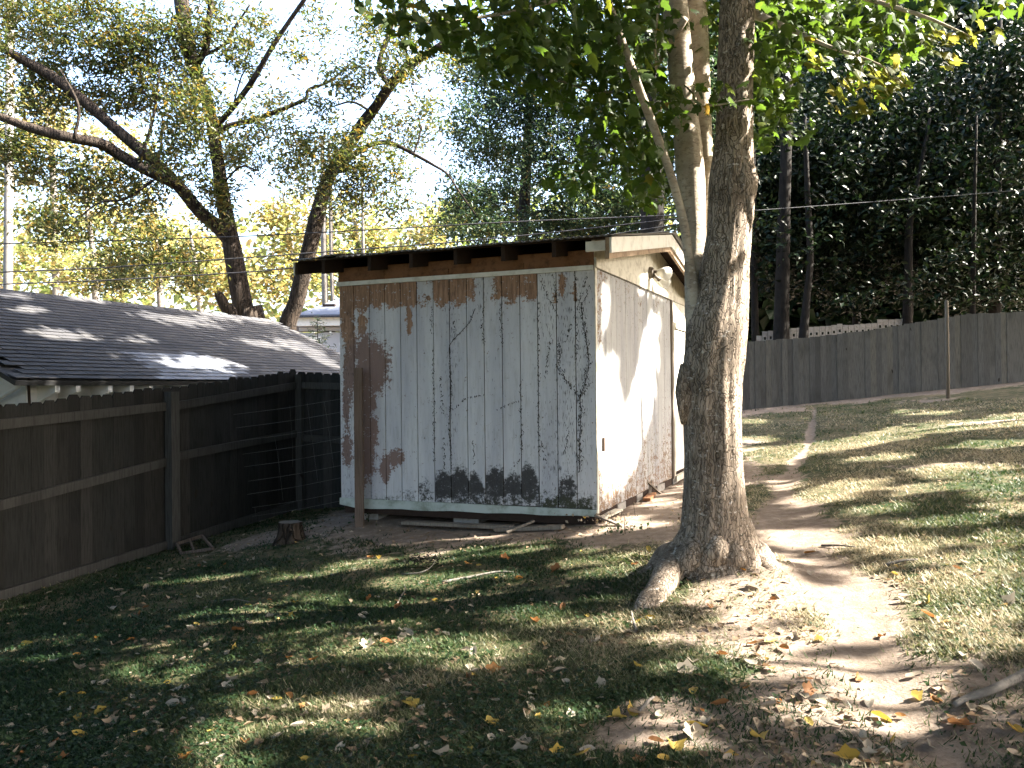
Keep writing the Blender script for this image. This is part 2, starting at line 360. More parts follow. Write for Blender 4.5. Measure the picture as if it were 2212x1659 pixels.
# ground: bare earth, thatch and green
def ground_mat():
    t = NT('backyard ground'); p = t.wpos(); bare = t.attr('bare')
    n1 = t.noise(p, 9, 6, 0.7); n2 = t.noise(p, 70, 4, 0.7); n3 = t.noise(p, 1.1, 4, 0.6); n4 = t.noise(p, 240, 2, 0.6)
    dirt = t.mix(n2, (0.10, 0.074, 0.056), (0.25, 0.195, 0.15)); dirt = t.mix(t.math('MULTIPLY', t.ss(n1, 0.4, 0.7), 0.5), dirt, (0.36, 0.295, 0.24))
    thatch = t.mix(n4, (0.06, 0.048, 0.027), (0.21, 0.17, 0.105)); green = t.mix(n2, (0.010, 0.022, 0.007), (0.03, 0.052, 0.015))
    g = t.mix(t.ss(t.math('ADD', t.math('MULTIPLY', n1, 0.6), t.math('MULTIPLY', n3, 0.5)), 0.42, 0.68), green, thatch)
    col = t.mix(t.ss(t.math('ADD', bare, t.math('MULTIPLY', t.math('SUBTRACT', n1, 0.5), 1.2)), 0.35, 0.7), g, dirt)
    peb = t.ss(t.noise(p, 36, 2, 0.4), 0.70, 0.74); col = t.mix(t.math('MULTIPLY', peb, 0.5), col, (0.10, 0.065, 0.04))
    h = t.math('ADD', t.math('MULTIPLY', n2, 0.6), t.math('MULTIPLY', n1, 1.2))
    return t.done(t.bsdf(col, 0.95, 0.12, t.bump(h, 0.02, 0.8)))
MT['ground'] = ground_mat()

# ------------------------------------------------------------------ the ground, one sheet to the horizon
def axis(lo, hi, step, far):
    a = list(np.arange(lo, hi + step / 2, step)); g = step; x = hi
    while x < far: g *= 1.35; x += g; a.append(x)
    g = step; x = lo
    while x > -far: g *= 1.35; x -= g; a.insert(0, x)
    return np.array(a)
gx, gy = axis(-7, 15, 0.09, 700), axis(2.0, 24, 0.09, 700)
X, Y = np.meshgrid(gx, gy, indexing='ij'); Zg = G(X, Y); nx, ny = X.shape
idx = np.arange(nx * ny).reshape(nx, ny)
gf = np.stack([idx[:-1, :-1], idx[1:, :-1], idx[1:, 1:], idx[:-1, 1:]], -1).reshape(-1, 4)
gm = np_mesh('ground', np.stack([X, Y, Zg], -1).reshape(-1, 3), gf, True); attr(gm, 'bare', bare_of(X, Y))
tag(obj('ground', gm, MT['ground']), kind='structure')
def on_ground(x, y, dz=0.0): return np.array((x, y, float(G(np.array(x), np.array(y))) + dz))

# ------------------------------------------------------------------ where the sun gets through the trees (patches of light seen in the place)
E = lambda cx, cy_, rx, ry, sl=0.0: (cx, cy_, rx, ry, sl)
LIT_G = [E(287, 1332, 45, 8, -.1), E(213, 1368, 125, 9, -.1), E(125, 1410, 135, 10, -.12), E(477, 1358, 120, 10, -.1), E(313, 1433, 90, 12, -.1), E(660, 1302, 62, 7, -.05),
  E(650, 1400, 92, 20, -.2), E(340, 1460, 18, 8), E(535, 1528, 40, 10), E(480, 1588, 36, 12), E(980, 1405, 150, 34, -.02), E(1180, 1555, 66, 17), E(1170, 1160, 140, 9, -.12), E(940, 1190, 95, 10, -.1),
  E(900, 1255, 75, 10, -.1), E(1330, 1240, 62, 15, -.1), E(1440, 1270, 55, 34, -.2), E(1160, 1335, 64, 7), E(1330, 1350, 44, 9), E(1455, 1440, 26, 10), E(1735, 1155, 72, 15), E(1550, 1292, 85, 26),
  E(1630, 1440, 140, 14, -.05), E(1855, 1440, 38, 16), E(1920, 1545, 70, 22, .05), E(1940, 1510, 34, 9), E(1760, 1520, 55, 28), E(2195, 1525, 28, 16), E(1950, 1592, 62, 14),
  E(1660, 995, 66, 8), E(2000, 890, 70, 6), E(1625, 910, 26, 6), E(1635, 950, 38, 7), E(2000, 1055, 90, 13, -.06), E(2035, 1015, 66, 12, -.06), E(2170, 1052, 76, 22, -.08), E(1830, 1052, 95, 20, -.08), E(1700, 1040, 46, 9),
  E(1650, 1270, 60, 34), E(1700, 1290, 70, 40), E(1790, 1305, 90, 50), E(1900, 1300, 120, 62), E(2030, 1285, 120, 75, -.1), E(2150, 1250, 110, 80, -.1), E(2100, 1120, 80, 10, -.1), E(1900, 1100, 50, 8, -.1),
  E(2020, 1400, 60, 10), E(2120, 1370, 70, 16), E(1720, 1380, 60, 12), E(1840, 1500, 40, 12), E(1990, 1460, 34, 8), E(1700, 1215, 60, 10), E(1860, 1640, 80, 14), E(2080, 1580, 40, 10), E(1600, 1345, 50, 14), E(2170, 1160, 60, 14), E(1940, 1180, 80, 10), E(1420, 1085, 60, 10), E(1370, 1130, 60, 10), E(1580, 1400, 50, 10), E(780, 1420, 30, 8), E(1440, 1380, 50, 7)]
for a, b in zip([(1590, 978), (1690, 972), (1775, 965), (1860, 950), (1940, 935), (2030, 925), (2110, 918)], [(1690, 972), (1775, 965), (1860, 950), (1940, 935), (2030, 925), (2110, 918), (2260, 900)]):
    LIT_G.append(E((a[0] + b[0]) / 2, (a[1] + b[1]) / 2, abs(b[0] - a[0]) * .75, 15, (b[1] - a[1]) / (b[0] - a[0])))
LIT_G += [E(2150, 960, 90, 10, -.06), E(1900, 990, 80, 7, -.06), E(2080, 1022, 130, 14, -.06), E(1760, 1075, 60, 9), E(2180, 1095, 60, 8), E(1990, 1130, 60, 7)]
LIT_ROOF = [E(60, 670, 75, 14, .1), E(130, 722, 100, 17, .1), E(370, 690, 125, 16, .12), E(480, 680, 90, 18, .12), E(300, 735, 90, 13, .1), E(430, 785, 115, 20, .1), E(560, 742, 60, 11, .2), E(640, 750, 70, 14, .3), E(700, 780, 45, 12, .4), E(560, 690, 60, 12, .2), E(250, 770, 30, 8, .2), E(30, 640, 60, 8, .1), E(190, 650, 60, 7, .1)]
POLY_WALL = [[(1407, 655), (1432, 680), (1429, 786), (1419, 886), (1392, 970), (1356, 1060), (1326, 1060), (1330, 953), (1366, 820), (1395, 703)],
  [(1284, 740), (1345, 755), (1352, 850), (1338, 960), (1338, 1075), (1304, 1085), (1284, 960)], [(1296, 600), (1328, 600), (1322, 700), (1300, 745)], [(1450, 630), (1490, 660), (1490, 880), (1454, 905)],
  [(1368, 590), (1420, 585), (1455, 645), (1380, 640)], [(1388, 495), (1470, 495), (1495, 600), (1460, 560), (1388, 545)]]
POLY_FENCE = [[(298, 925), (318, 925), (278, 1015), (246, 1110), (210, 1110), (235, 1015)]]
POLY_GWALL = [[(-40, 780), (60, 780), (60, 900), (-40, 900)], [(95, 800), (140, 800), (140, 850), (95, 850)], [(293, 800), (306, 800), (306, 850), (293, 850)]]
def in_poly(x, y, P):
    c = np.zeros(x.shape, bool); j = len(P) - 1
    for i in range(len(P)):
        (xi, yi), (xj, yj) = P[i], P[j]
        if yi != yj: c ^= ((yi > y) != (yj > y)) & (x < (xj - xi) * (y - yi) / (yj - yi) + xi)
        j = i
    return c
FN = np.array((0.928, -0.373, 0.0)); FD = np.array((0.373, 0.928, 0.0)); FA = np.array((-4.806, 8.05, 0.0))      # left fence: normal to the yard, direction, point
GE = np.array((-6.15, 10.5, 1.76)); GRUN, GRISE = 3.36, 1.49                                                 # garage eave line, run and rise of its roof
RN = np.array((FN[0] * GRISE, FN[1] * GRISE, GRUN)); RN /= np.linalg.norm(RN)
SN = np.array((0.924, -0.383, 0.0))                                                                          # shed right wall normal
def light_target(P):
    """What a sun ray through P reaches first (0 ground, 1 shed wall, 2 fence, 3 garage roof, 4 garage wall, 5 maple trunk) and where."""
    n = len(P); best = (P[:, 2] - G0(P[:, 0], P[:, 1])) / SD[2]
    for _ in range(6):
        H = P - SD * best[:, None]; best = best + (H[:, 2] - G0(H[:, 0], H[:, 1])) / (SD[2] + 0.1 * SD[0])
    kind = np.zeros(n, int)
    def plane(pt, nrm, k, ok):
        nonlocal best
        t = ((P - pt) @ nrm) / (SD @ nrm); H = P - SD * t[:, None]
        m = (t > 0.05) & (t < best) & ok(H); kind[m] = k; best = np.where(m, t, best)
    c3 = np.array((SC[0], SC[1], 0))
    def okw(H): s = (H[:, :2] - SC) @ SW; return (s > -0.5) & (s < 5.2) & (H[:, 2] > 0.2) & (H[:, 2] < 3.5)
    plane(c3 + SN * 0.02, SN, 1, okw)
    def okf(H): s = (H - FA) @ FD; return (s > -2.5) & (s < 4.6) & (H[:, 2] < 1.5 + 0.07 * s)
    plane(FA, FN, 2, okf)
    def okr(H): s = (H - GE) @ FD; q = (GE - H) @ FN; return (s > -6) & (s < 9.8) & (q > -0.02) & (q < GRUN)
    plane(GE, RN, 3, okr)
    def okg(H): s = (H - GE) @ FD; return (s > -6) & (s < 9) & (H[:, 2] < 1.76)
    plane(GE - FN * 0.35, FN, 4, okg)
    H = P - SD * (((P[:, 0] - 1.5) / SD[0])[:, None])
    m = (P[:, 0] > 1.6) & (np.abs(H[:, 1] - 6.05) < 0.3) & (H[:, 2] > 0.2) & (H[:, 2] < 5.5) & ((P[:, 0] - 1.5) / SD[0] < best)
    kind[m] = 5; best = np.where(m, (P[:, 0] - 1.5) / SD[0], best)
    return kind, P - SD * best[:, None]
def is_lit(kind, H):
    x, y, zf = px(H); lit = np.zeros(len(H), bool)
    soft = 0.62 + 0.75 * rng.random(len(H))
    wob = (fbm(H[:, 0] * 2.5, H[:, 1] * 2.5 + H[:, 2] * 2.5, 21) - 0.44) * 1.1
    grow = 0.13 * (kind == 0) / np.maximum(zf, 1.0)
    def ell(L, m):
        for (cx, cy_, rx, ry, sl_) in L:
            e = ((x - cx) / (rx + grow * FPX)) ** 2 + ((y - cy_ - sl_ * (x - cx)) / (ry + grow * FPX * 1.5 / np.maximum(zf, 1.0))) ** 2
            lit[m & (e < soft + wob * 1.5)] = True
    ell(LIT_G, kind == 0); soft = np.where(kind == 3, .25 + 1.0 * rng.random(len(H)), soft); ell(LIT_ROOF, kind == 3)
    for k, PL in ((1, POLY_WALL), (2, POLY_FENCE), (4, POLY_GWALL)):
        for P_ in PL: lit[(kind == k) & in_poly(x + wob * 14 + (soft - 1) * 14, y, P_)] = True
    t5 = kind == 5; lit[t5 & (fbm(H[:, 2] * 1.7, H[:, 1] * 3, 31) > 0.34)] = True
    m0 = (kind == 0) & (y > 1160); lit[m0 & (fbm(H[:, 0] * 1.5 + 5, H[:, 1] * 2.6, 45, 4) > .585)] = True
    off = (zf < 0.5) | (x < -60) | (x > 2270) | (y > 1720)
    lit[off & (kind == 0)] = fbm(H[off & (kind == 0), 0] * 0.5, H[off & (kind == 0), 1] * 0.9, 41) > 0.56
    return lit
def in_view(P, mx=40):
    x, y, zf = px(P); return (zf > 0.2) & (x > -mx) & (x < 2212 + mx) & (y > -mx)

# ------------------------------------------------------------------ foliage builders
def rand_unit(n):
    v = rng.normal(size=(n, 3)); return v / np.linalg.norm(v, axis=1)[:, None]
def leaf_cloud(name, C, size, mat, parent=None, aspect=0.55, tint=None, droop=0.0, up=0.5):
    """Folded leaf-shaped pairs of triangles at the points C."""
    n = len(C); C = np.asarray(C, float); size = np.broadcast_to(np.asarray(size, float), (n,))
    nr = rand_unit(n); nr[:, 2] = np.abs(nr[:, 2]) + up; nr /= np.linalg.norm(nr, axis=1)[:, None]
    a = rand_unit(n); a[:, 2] -= droop; a -= nr * np.sum(a * nr, 1)[:, None]; a /= np.linalg.norm(a, axis=1)[:, None]
    b = np.cross(nr, a); L = size[:, None]; W = L * aspect * 0.5
    base = C - a * L * 0.5; tip = C + a * L * 0.5 - nr * L * 0.12
    mid = C - a * L * 0.05
    l_ = mid + b * W + nr * L * 0.10; r_ = mid - b * W + nr * L * 0.10
    off = parent_loc(parent)
    v = np.stack([base, r_, tip, l_], 1).reshape(-1, 3) - off
    k = np.arange(n) * 4
    f = np.stack([np.stack([k, k + 1, k + 2], 1), np.stack([k, k + 2, k + 3], 1)], 1).reshape(-1, 3)
    me = np_mesh(name, v, f)
    if tint is None: tint = rng.random(n)
    attr(me, 'tint', np.repeat(np.clip(tint, 0, 1), 2), 'FACE')
    return obj(name, me, mat, parent)
def clumps(centers, radii, n_sub, n_leaf, sub_r, flat=0.6):
    """Leaf points: clumps scattered in ellipsoids, leaves scattered in clumps."""
    out = []
    ar = np.array([r[0] * r[2] for r in radii]); ar = np.clip(ar / ar.mean(), .15, 3); n_all = n_sub
    for c, r, a_ in zip(centers, radii, ar):
        n_sub = max(2, int(n_all * a_)); d = rand_unit(n_sub) * (rng.random(n_sub) ** 0.4)[:, None] * np.array(r)
        sc = np.array(c) + d
        o = rng.normal(size=(n_sub, n_leaf, 3)) * sub_r * (0.6 + 0.8 * rng.random(n_sub))[:, None, None]; o[..., 2] *= flat
        out.append((sc[:, None, :] + o).reshape(-1, 3))
    return np.concatenate(out)
def vblobs(L, Yd, spread):
    """Blob list (px, py, rx, ry) at distance Yd -> centres and radii in metres."""
    cs, rs = [], []
    for (x, y, rx, ry) in L:
        d = Yd + rng.uniform(-spread, spread); cs.append(V(np.array(x), np.array(y), np.array(d))); rs.append((rx / FPX * d, max(1.0, min(rx, ry) / FPX * d), ry / FPX * d))
    return cs, rs
def limb(name, pts, mat, parent, n=8, lump=0.06, k=4):
    """pts rows (px, py, width px, distance)."""
    P = smooth_line(pts, k); c = np.array([V(np.array(p[0]), np.array(p[1]), np.array(p[3])) for p in P])
    r = P[:, 2] / FPX * P[:, 3] / 2
    m = MB().tube(c, r, n, True, lump, random.random() * 6); return m.build(name, mat, parent, True)

# ================================================================== THE SHED
def SP(a, s, z): return np.array((SC[0] + SU[0] * a + SW[0] * s, SC[1] + SU[1] * a + SW[1] * s, z))
def wall_a(x, y=850.0, s=0.0):                          # distance along the front wall under a pixel column
    d = ray(np.array(float(x)), np.array(y)); k = (SC + SW * s) @ SW / (d[:2] @ SW); p = d[:2] * k
    return float((p - SC - SW * s) @ SU)
shed = empty('wooden_shed', (SC[0], SC[1], 0.29), 'old white wooden shed with flaking paint and a rusty low tin roof', 'shed')
Z0, Z1 = 0.335, 2.735

def blob(x, y, L):
    r = np.full(x.shape, -1.0)
    for (cx, cy_, rx, ry) in L: r = np.maximum(r, 1.0 - np.sqrt(((x - cx) / rx) ** 2 + ((y - cy_) / ry) ** 2))
    return r
PEEL = [(804, 793, 46, 74), (786, 762, 22, 50), (757, 770, 14, 120), (748, 850, 10, 110), (750, 970, 14, 46), (807, 930, 13, 44), (804, 870, 10, 28), (855, 990, 22, 24), (832, 1013, 14, 40), (790, 985, 26, 74), (790, 880, 16, 90), (746, 700, 12, 60), (782, 705, 12, 40), (1198, 640, 5, 30), (1215, 615, 8, 34), (1242, 630, 7, 22), (884, 690, 8, 40)]
ROSE = [(804, 800, 60, 90), (770, 900, 60, 140), (800, 1000, 80, 80)]
PEEL_BOTTOM = [700, 676, 668, 670, 668, 664, 664, 662, 656, 655, 655, 652, 0, 0, 0]      # per board from the left, lower edge of the bare strip
MOULD_TOP = [0, 0, 0, 0, 1054, 1034, 1018, 1008, 1020, 1010, 1022, 1002, 1068, 1024, 1072]
def stains_front(x, y, bi, fr):
    peel = np.clip(blob(x, y, PEEL) * 1.5 + 0.30, 0, 1.1)
    pb = PEEL_BOTTOM[bi]
    if pb:
        lo = pb - 10 * (2 * fr - 1) ** 2
        half = np.ones_like(fr)
        if bi == 8: half = np.clip(1.2 - fr * 1.5, 0, 1)
        if bi == 9: half = np.clip(fr * 1.7 - 0.4, 0, 1)
        if bi == 5: half = np.clip((y - 625) / 40, 0.35, 1)
        peel = np.maximum(peel, np.clip((lo - y) / 24 + 0.5, 0, 1.0) * half)
    mt = MOULD_TOP[bi]; mould = np.zeros_like(x)
    if mt:
        top = mt + (8 + 9 * (bi % 3)) * (2 * fr - 1 + .3 * ((bi * 7) % 3 - 1)) ** 2
        mould = np.clip((y - top) / 40 + 0.5, 0, 0.86)
        if bi < 12: mould = mould * np.clip(1.0 - (y - 1058) / 75, 0.62, 1)
        if bi in (4, 5): mould = mould * (0.62 + 0.08 * (bi == 5))
        if bi >= 12: mould = mould * np.clip(1.3 - np.abs(fr - 0.4) * 1.4, 0.3, 0.85)
    moss = np.clip((y - 1050) / 45, 0, 0.75) * (0.75 if bi < 5 else 0.5 if bi < 12 else 0.9)
    fleck = np.clip(blob(x, y, [(1215, 660, 70, 120), (1240, 830, 40, 260), (1215, 980, 60, 120), (755, 850, 20, 250), (975, 760, 14, 250), (1040, 640, 12, 60), (1080, 660, 12, 60)]) + 0.5, 0, 1)
    rose = np.clip(blob(x, y, ROSE) * 2 + 0.5, 0, 1)
    return peel, mould, moss, fleck, rose
def board_mesh(name, a0, a1, z0, z1, place, nrm_off, stain, nu=7, nv=80, gap=0.005, thick=0.014):
    """A board a0..a1 wide; place(a, z, d) gives the world point d metres proud of the wall."""
    a0, a1 = min(a0, a1), max(a0, a1)
    us = np.linspace(a0 + gap / 2, a1 - gap / 2, nu); zs = np.linspace(z0, z1, nv)
    v, f = [], []
    for j in zs:
        for i in us: v.append(place(i, j, nrm_off))
    for j in range(nv - 1):
        for i in range(nu - 1): f.append((j * nu + i, j * nu + i + 1, (j + 1) * nu + i + 1, (j + 1) * nu + i))
    b = len(v)
    for j in zs: v.append(place(us[0], j, nrm_off - thick))
    for j in range(nv - 1): f.append((b + j, j * nu, (j + 1) * nu, b + j + 1))
    c = len(v)
    for j in zs: v.append(place(us[-1], j, nrm_off - thick))
    for j in range(nv - 1): f.append((j * nu + nu - 1, c + j, c + j + 1, (j + 1) * nu + nu - 1))
    vv = np.array(v); me = raw_mesh(name, vv - parent_loc(shed), f)
    aa = np.concatenate([np.tile(us, nv), np.full(nv, us[0]), np.full(nv, us[-1])]); zz = np.concatenate([np.repeat(zs, nu), zs, zs])
    uv = me.uv_layers.new(name='UVMap'); li = np.zeros(len(me.loops), np.int32); me.loops.foreach_get('vertex_index', li)
    uv.data.foreach_set('uv', np.stack([aa[li], zz[li]], 1).astype(np.float32).ravel())
    X_, Y_, _ = px(vv); fr = (aa - a0) / (a1 - a0)
    for nme, val in zip(('peel', 'mould', 'moss', 'fleck', 'rose'), stain(X_, Y_, fr, zz)): attr(me, nme, val)
    return me
groove = [735, 766, 800, 833, 867, 902, 938, 973, 1010, 1047, 1086, 1125, 1163, 1204, 1245, 1285]
ga = [wall_a(g) for g in groove]; ga[-1] = -0.006; WID = ga[0]
MB().box(SP(0.0, 0.012, 0.30), SP(WID, 0.012, 0) - SP(0, 0.012, 0), SP(0, 0.06, 0) - SP(0, 0, 0), (0, 0, 2.6)).build('wall_panel', MT['dark_wood'], shed)
for i in range(15):
    me = board_mesh('siding_board', ga[i], ga[i + 1], Z0 + random.uniform(-.004, .004), Z1, lambda a, z, d: SP(a, -d, z), random.uniform(0.001, 0.004), lambda x, y, fr, z, i=i: stains_front(x, y, i, 1 - fr), gap=0.009)
    obj('siding_board', me, MT['siding'], shed)
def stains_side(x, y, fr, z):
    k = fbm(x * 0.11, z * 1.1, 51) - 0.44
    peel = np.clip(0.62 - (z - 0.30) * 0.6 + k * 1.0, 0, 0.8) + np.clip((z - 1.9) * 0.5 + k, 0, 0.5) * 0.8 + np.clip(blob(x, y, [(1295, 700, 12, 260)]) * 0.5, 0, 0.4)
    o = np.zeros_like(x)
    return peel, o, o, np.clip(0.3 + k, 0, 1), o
DEP = 4.9; sg = list(np.linspace(0, 3.56, 19))
MB().box(SP(0.012, 0, 0.30), SP(0.06, 0, 0) - SP(0, 0, 0), SP(0, DEP, 0) - SP(0, 0, 0), (0, 0, 2.6)).build('wall_panel', MT['dark_wood'], shed)
MB().box(SP(WID - 0.07, 0.08, 0.30), SP(0.06, 0, 0) - SP(0, 0, 0), SP(0, DEP, 0) - SP(0, 0, 0), (0, 0, 2.6)).build('wall_panel', MT['old_white'], shed)
MB().box(SP(0.07, DEP - 0.06, 0.30), SP(WID - 0.15, 0, 0) - SP(0, 0, 0), SP(0, 0.06, 0) - SP(0, 0, 0), (0, 0, 2.6)).build('wall_panel', MT['old_white'], shed)
for i in range(18):
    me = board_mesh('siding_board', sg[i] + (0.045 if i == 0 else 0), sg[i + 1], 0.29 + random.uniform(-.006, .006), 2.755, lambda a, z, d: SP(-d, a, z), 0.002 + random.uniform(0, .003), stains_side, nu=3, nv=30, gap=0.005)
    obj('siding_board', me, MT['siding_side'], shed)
for (s0, s1) in ((4.62, 4.78), (4.78, 4.9)):
    obj('siding_board', board_mesh('siding_board', s0, s1, 0.29, 2.755, lambda a, z, d: SP(-d, a, z), 0.003, stains_side, nu=3, nv=20), MT['siding_side'], shed)
def sbox(name, a0, a1, s0, s1, z0, z1, mat, slope=0.0, parent=None):
    p = [SP(a0, s0, z0), SP(a1, s0, z0), SP(a1, s1, z0 + slope * (s1 - s0)), SP(a0, s1, z0 + slope * (s1 - s0))]
    p += [q + np.array((0, 0, z1 - z0)) for q in p]
    m = MB().hexa(p); return m.build(name, mat, parent or shed)
sbox('corner_trim', -0.013, 0.0, -0.004, 0.045, 0.29, 2.775, MT['old_white'])
sbox('top_batten', 0.004, WID + 0.02, -0.028, -0.004, 2.735, 2.782, MT['white'])
for a0, a1 in ((0.0, 0.75), (0.755, 1.62), (1.625, 2.42), (2.425, WID)):
    sbox('header_board', a0, a1, -0.012 - random.uniform(0, .004), 0.01, 2.784, 2.852, MT['brown_wood'])
sbox('header_board', 0.0, WID, -0.006, 0.01, 2.854, 2.94, MT['brown_wood'])
# lower trim, bowed and rotten at the left end
m = MB(); n = 16; rr = np.linspace(-0.006, WID + 0.005, n)
for i in range(n - 1):
    q = [];
    for a in (rr[i], rr[i + 1]):
        f_ = a / WID; bz = 0.262 - 0.035 * f_ + 0.006 * math.sin(a * 9) + (0.03 if a > WID - 0.05 else 0); q.append((a, bz, 0.328 + 0.006 * f_))
    (a0, b0, t0), (a1, b1, t1) = q
    m.hexa([SP(a0, -0.024, b0), SP(a1, -0.024, b1), SP(a1, 0.012, b1), SP(a0, 0.012, b0), SP(a0, -0.02, t0), SP(a1, -0.02, t1), SP(a1, 0.012, t1), SP(a0, 0.012, t0)])
m.build('bottom_trim', MT['moss_white'], shed)
sbox('sill_beam', 0.02, WID - 0.05, 0.0, 0.09, 0.17, 0.258, MT['dark_wood'])
sbox('sill_beam', -0.0, 0.09, 0.10, DEP, 0.20, 0.288, MT['dark_wood'])
# roof
def zr(s): return 3.01 + 0.17 * (s + 0.4) if s <= 2.35 else 3.4775 - 0.17 * (s - 2.35)
roof = obj('roof', raw_mesh('roof', [SP(a, s, zr(s) - 0.022) - parent_loc(shed) for a in (-0.28, 3.32) for s in (-0.36, 2.35, 5.06)] + [SP(a, s, zr(s) - 0.034) - parent_loc(shed) for a in (-0.28, 3.32) for s in (-0.36, 2.35, 5.06)],
      [(0, 1, 4, 3), (1, 2, 5, 4), (6, 9, 10, 7), (7, 10, 11, 8), (0, 3, 9, 6), (2, 8, 11, 5), (0, 6, 7, 1), (1, 7, 8, 2), (3, 4, 10, 9), (4, 5, 11, 10)]), MT['dark_wood'], shed)
def sheet(a0, a1, s0, s1, lift, ragged=0.0):
    na = int((a1 - a0) / 0.0085); aa = np.linspace(a0, a1, na); ns = 7; v, f = [], []
    for top in (1, 0):
        for k in range(ns):
            t = k / (ns - 1); s = s0 + (s1 - s0) * t
            for i, a in enumerate(aa):
                e = ragged * math.sin(a * 7.3) * (1 - t) ** 4 * 0.6 + ragged * (a - a0) * 0.3 * (1 - t) ** 4
                s_ = s + (0.012 * math.sin(a * 5.1) if k == 0 else 0)
                v.append(SP(a, s_, zr(s) - 0.008 + 0.009 * math.sin(a * 2 * math.pi / 0.076) + lift + e - (0 if top else 0.003)))
    N = na * ns
    for k in range(ns - 1):
        for i in range(na - 1):
            p = k * na + i; f.append((p, p + 1, p + na + 1, p + na)); f.append((N + p, N + p + na, N + p + na + 1, N + p + 1))
    for i in range(na - 1): f.append((i, N + i, N + i + 1, i + 1))
    return raw_mesh('roof_sheet', np.array(v) - parent_loc(shed), f, True)
edges = [-0.33, 0.30, 0.92, 1.54, 2.16, 2.78, 3.37]
for i in range(6):
    last = i == 5
    obj('roof_sheet', sheet(edges[i] - 0.02, edges[i + 1] + 0.02, -0.42 - 0.012 * (i % 3), 2.36, 0.004 * (i % 2) + (0.006 if last else 0), 0.03 if last else 0.004), MT['metal'], roof)
    obj('roof_sheet', sheet(edges[i] - 0.02, edges[i + 1] + 0.02, 5.12, 2.345, 0.004 * (i % 2), 0.004), MT['metal'], roof)
MB().hexa([SP(-0.36, 2.2, zr(2.2) + 0.008), SP(3.38, 2.2, zr(2.2) + 0.008), SP(3.38, 2.35, 3.485), SP(-0.36, 2.35, 3.485), SP(-0.36, 2.2, zr(2.2) + 0.016), SP(3.38, 2.2, zr(2.2) + 0.016), SP(3.38, 2.35, 3.497), SP(-0.36, 2.35, 3.497)]).build('ridge_cap', MT['metal'], roof)
for x_ in (706, 803, 893, 988, 1091, 1202):
    a = wall_a(x_, 800, -0.33)
    sbox('rafter', a - 0.02, a + 0.02, -0.36 + random.uniform(-.02, .01), 2.3, zr(-0.36) - 0.185, zr(-0.36) - 0.036, MT['dark_wood'], 0.17)
for a0, a1, mt in ((-0.298, -0.276, 'white'), (-0.272, -0.236, 'tan_wood')):
    d = 0.15 if mt == 'white' else 0.205
    sbox('rake_board', a0, a1, -0.40, 2.34, zr(-0.4) - 0.03 - d, zr(-0.4) - 0.03, MT[mt], 0.17)
    sbox('rake_board', a0, a1, 2.345, 5.1, zr(2.345) - 0.03 - d, zr(2.345) - 0.03, MT[mt], -0.17)
sbox('rake_board', 3.31, 3.335, -0.39, 2.34, zr(-0.4) - 0.17, zr(-0.4) - 0.03, MT['dark_wood'], 0.17)
sbox('rake_board', 3.337, 3.352, -0.40, -0.385, zr(-0.4) - 0.17, zr(-0.4) - 0.03, MT['white'])
sbox('eave_block', -0.215, -0.02, -0.34, -0.30, 2.87, 2.965, MT['white'])
sbox('lookout', -0.235, 0.0, 1.5, 1.54, 3.13, 3.22, MT['old_white'])
sbox('lookout', -0.235, 0.0, 3.4, 3.44, 3.12, 3.22, MT['dark_wood'])
# gable and band on the lit side
g = [SP(-0.006, 0.0, 2.84), SP(-0.006, DEP, 2.84), SP(-0.006, DEP, zr(DEP) - 0.04), SP(-0.006, 2.35, 3.43), SP(-0.006, 0.0, zr(0) - 0.04)]
m = MB(); m.add(g + [p + SP(0.03, 0, 0) - SP(0, 0, 0) for p in g], [(0, 1, 2, 3, 4), (9, 8, 7, 6, 5)] + [(i, 5 + i, 5 + (i + 1) % 5, (i + 1) % 5) for i in range(5)])
m.build('gable_panel', MT['old_white'], shed)
g = [SP(WID - 0.02, 0.0, 2.9), SP(WID - 0.02, DEP, 2.9), SP(WID - 0.02, DEP, zr(DEP) - 0.04), SP(WID - 0.02, 2.35, 3.43), SP(WID - 0.02, 0.0, zr(0) - 0.04)]
m = MB(); m.add(g + [p + SP(-0.03, 0, 0) - SP(0, 0, 0) for p in g], [(4, 3, 2, 1, 0), (5, 6, 7, 8, 9)] + [(i, (i + 1) % 5, 5 + (i + 1) % 5, 5 + i) for i in range(5)])
m.build('gable_panel', MT['old_white'], shed)
sbox('band_board', -0.032, -0.008, -0.02, DEP, 2.76, 2.86, MT['old_white'])
sbox('side_trim', -0.03, -0.004, 3.565, 3.63, 0.28, 2.757, MT['grey_wood'])
door = sbox('door', -0.012, 0.02, 3.72, 4.55, 0.36, 2.36, MT['white'])
sbox('door_frame', -0.03, 0.01, 3.66, 3.715, 0.30, 2.46, MT['old_white'], parent=door)
sbox('door_frame', -0.03, 0.01, 4.555, 4.615, 0.30, 2.46, MT['old_white'], parent=door)
sbox('door_head', -0.034, 0.01, 3.717, 4.553, 2.38, 2.46, MT['old_white'], parent=door)
sbox('wall_panel', -0.008, 0.01, 3.635, 4.62, 2.465, 2.756, MT['white'])
sbox('doorstep', -0.06, -0.01, 3.64, 4.62, 0.235, 0.315, MT['old_white'])
sbox('door_latch', -0.03, -0.006, 0.20, 0.225, 0.90, 1.04, MT['post'])
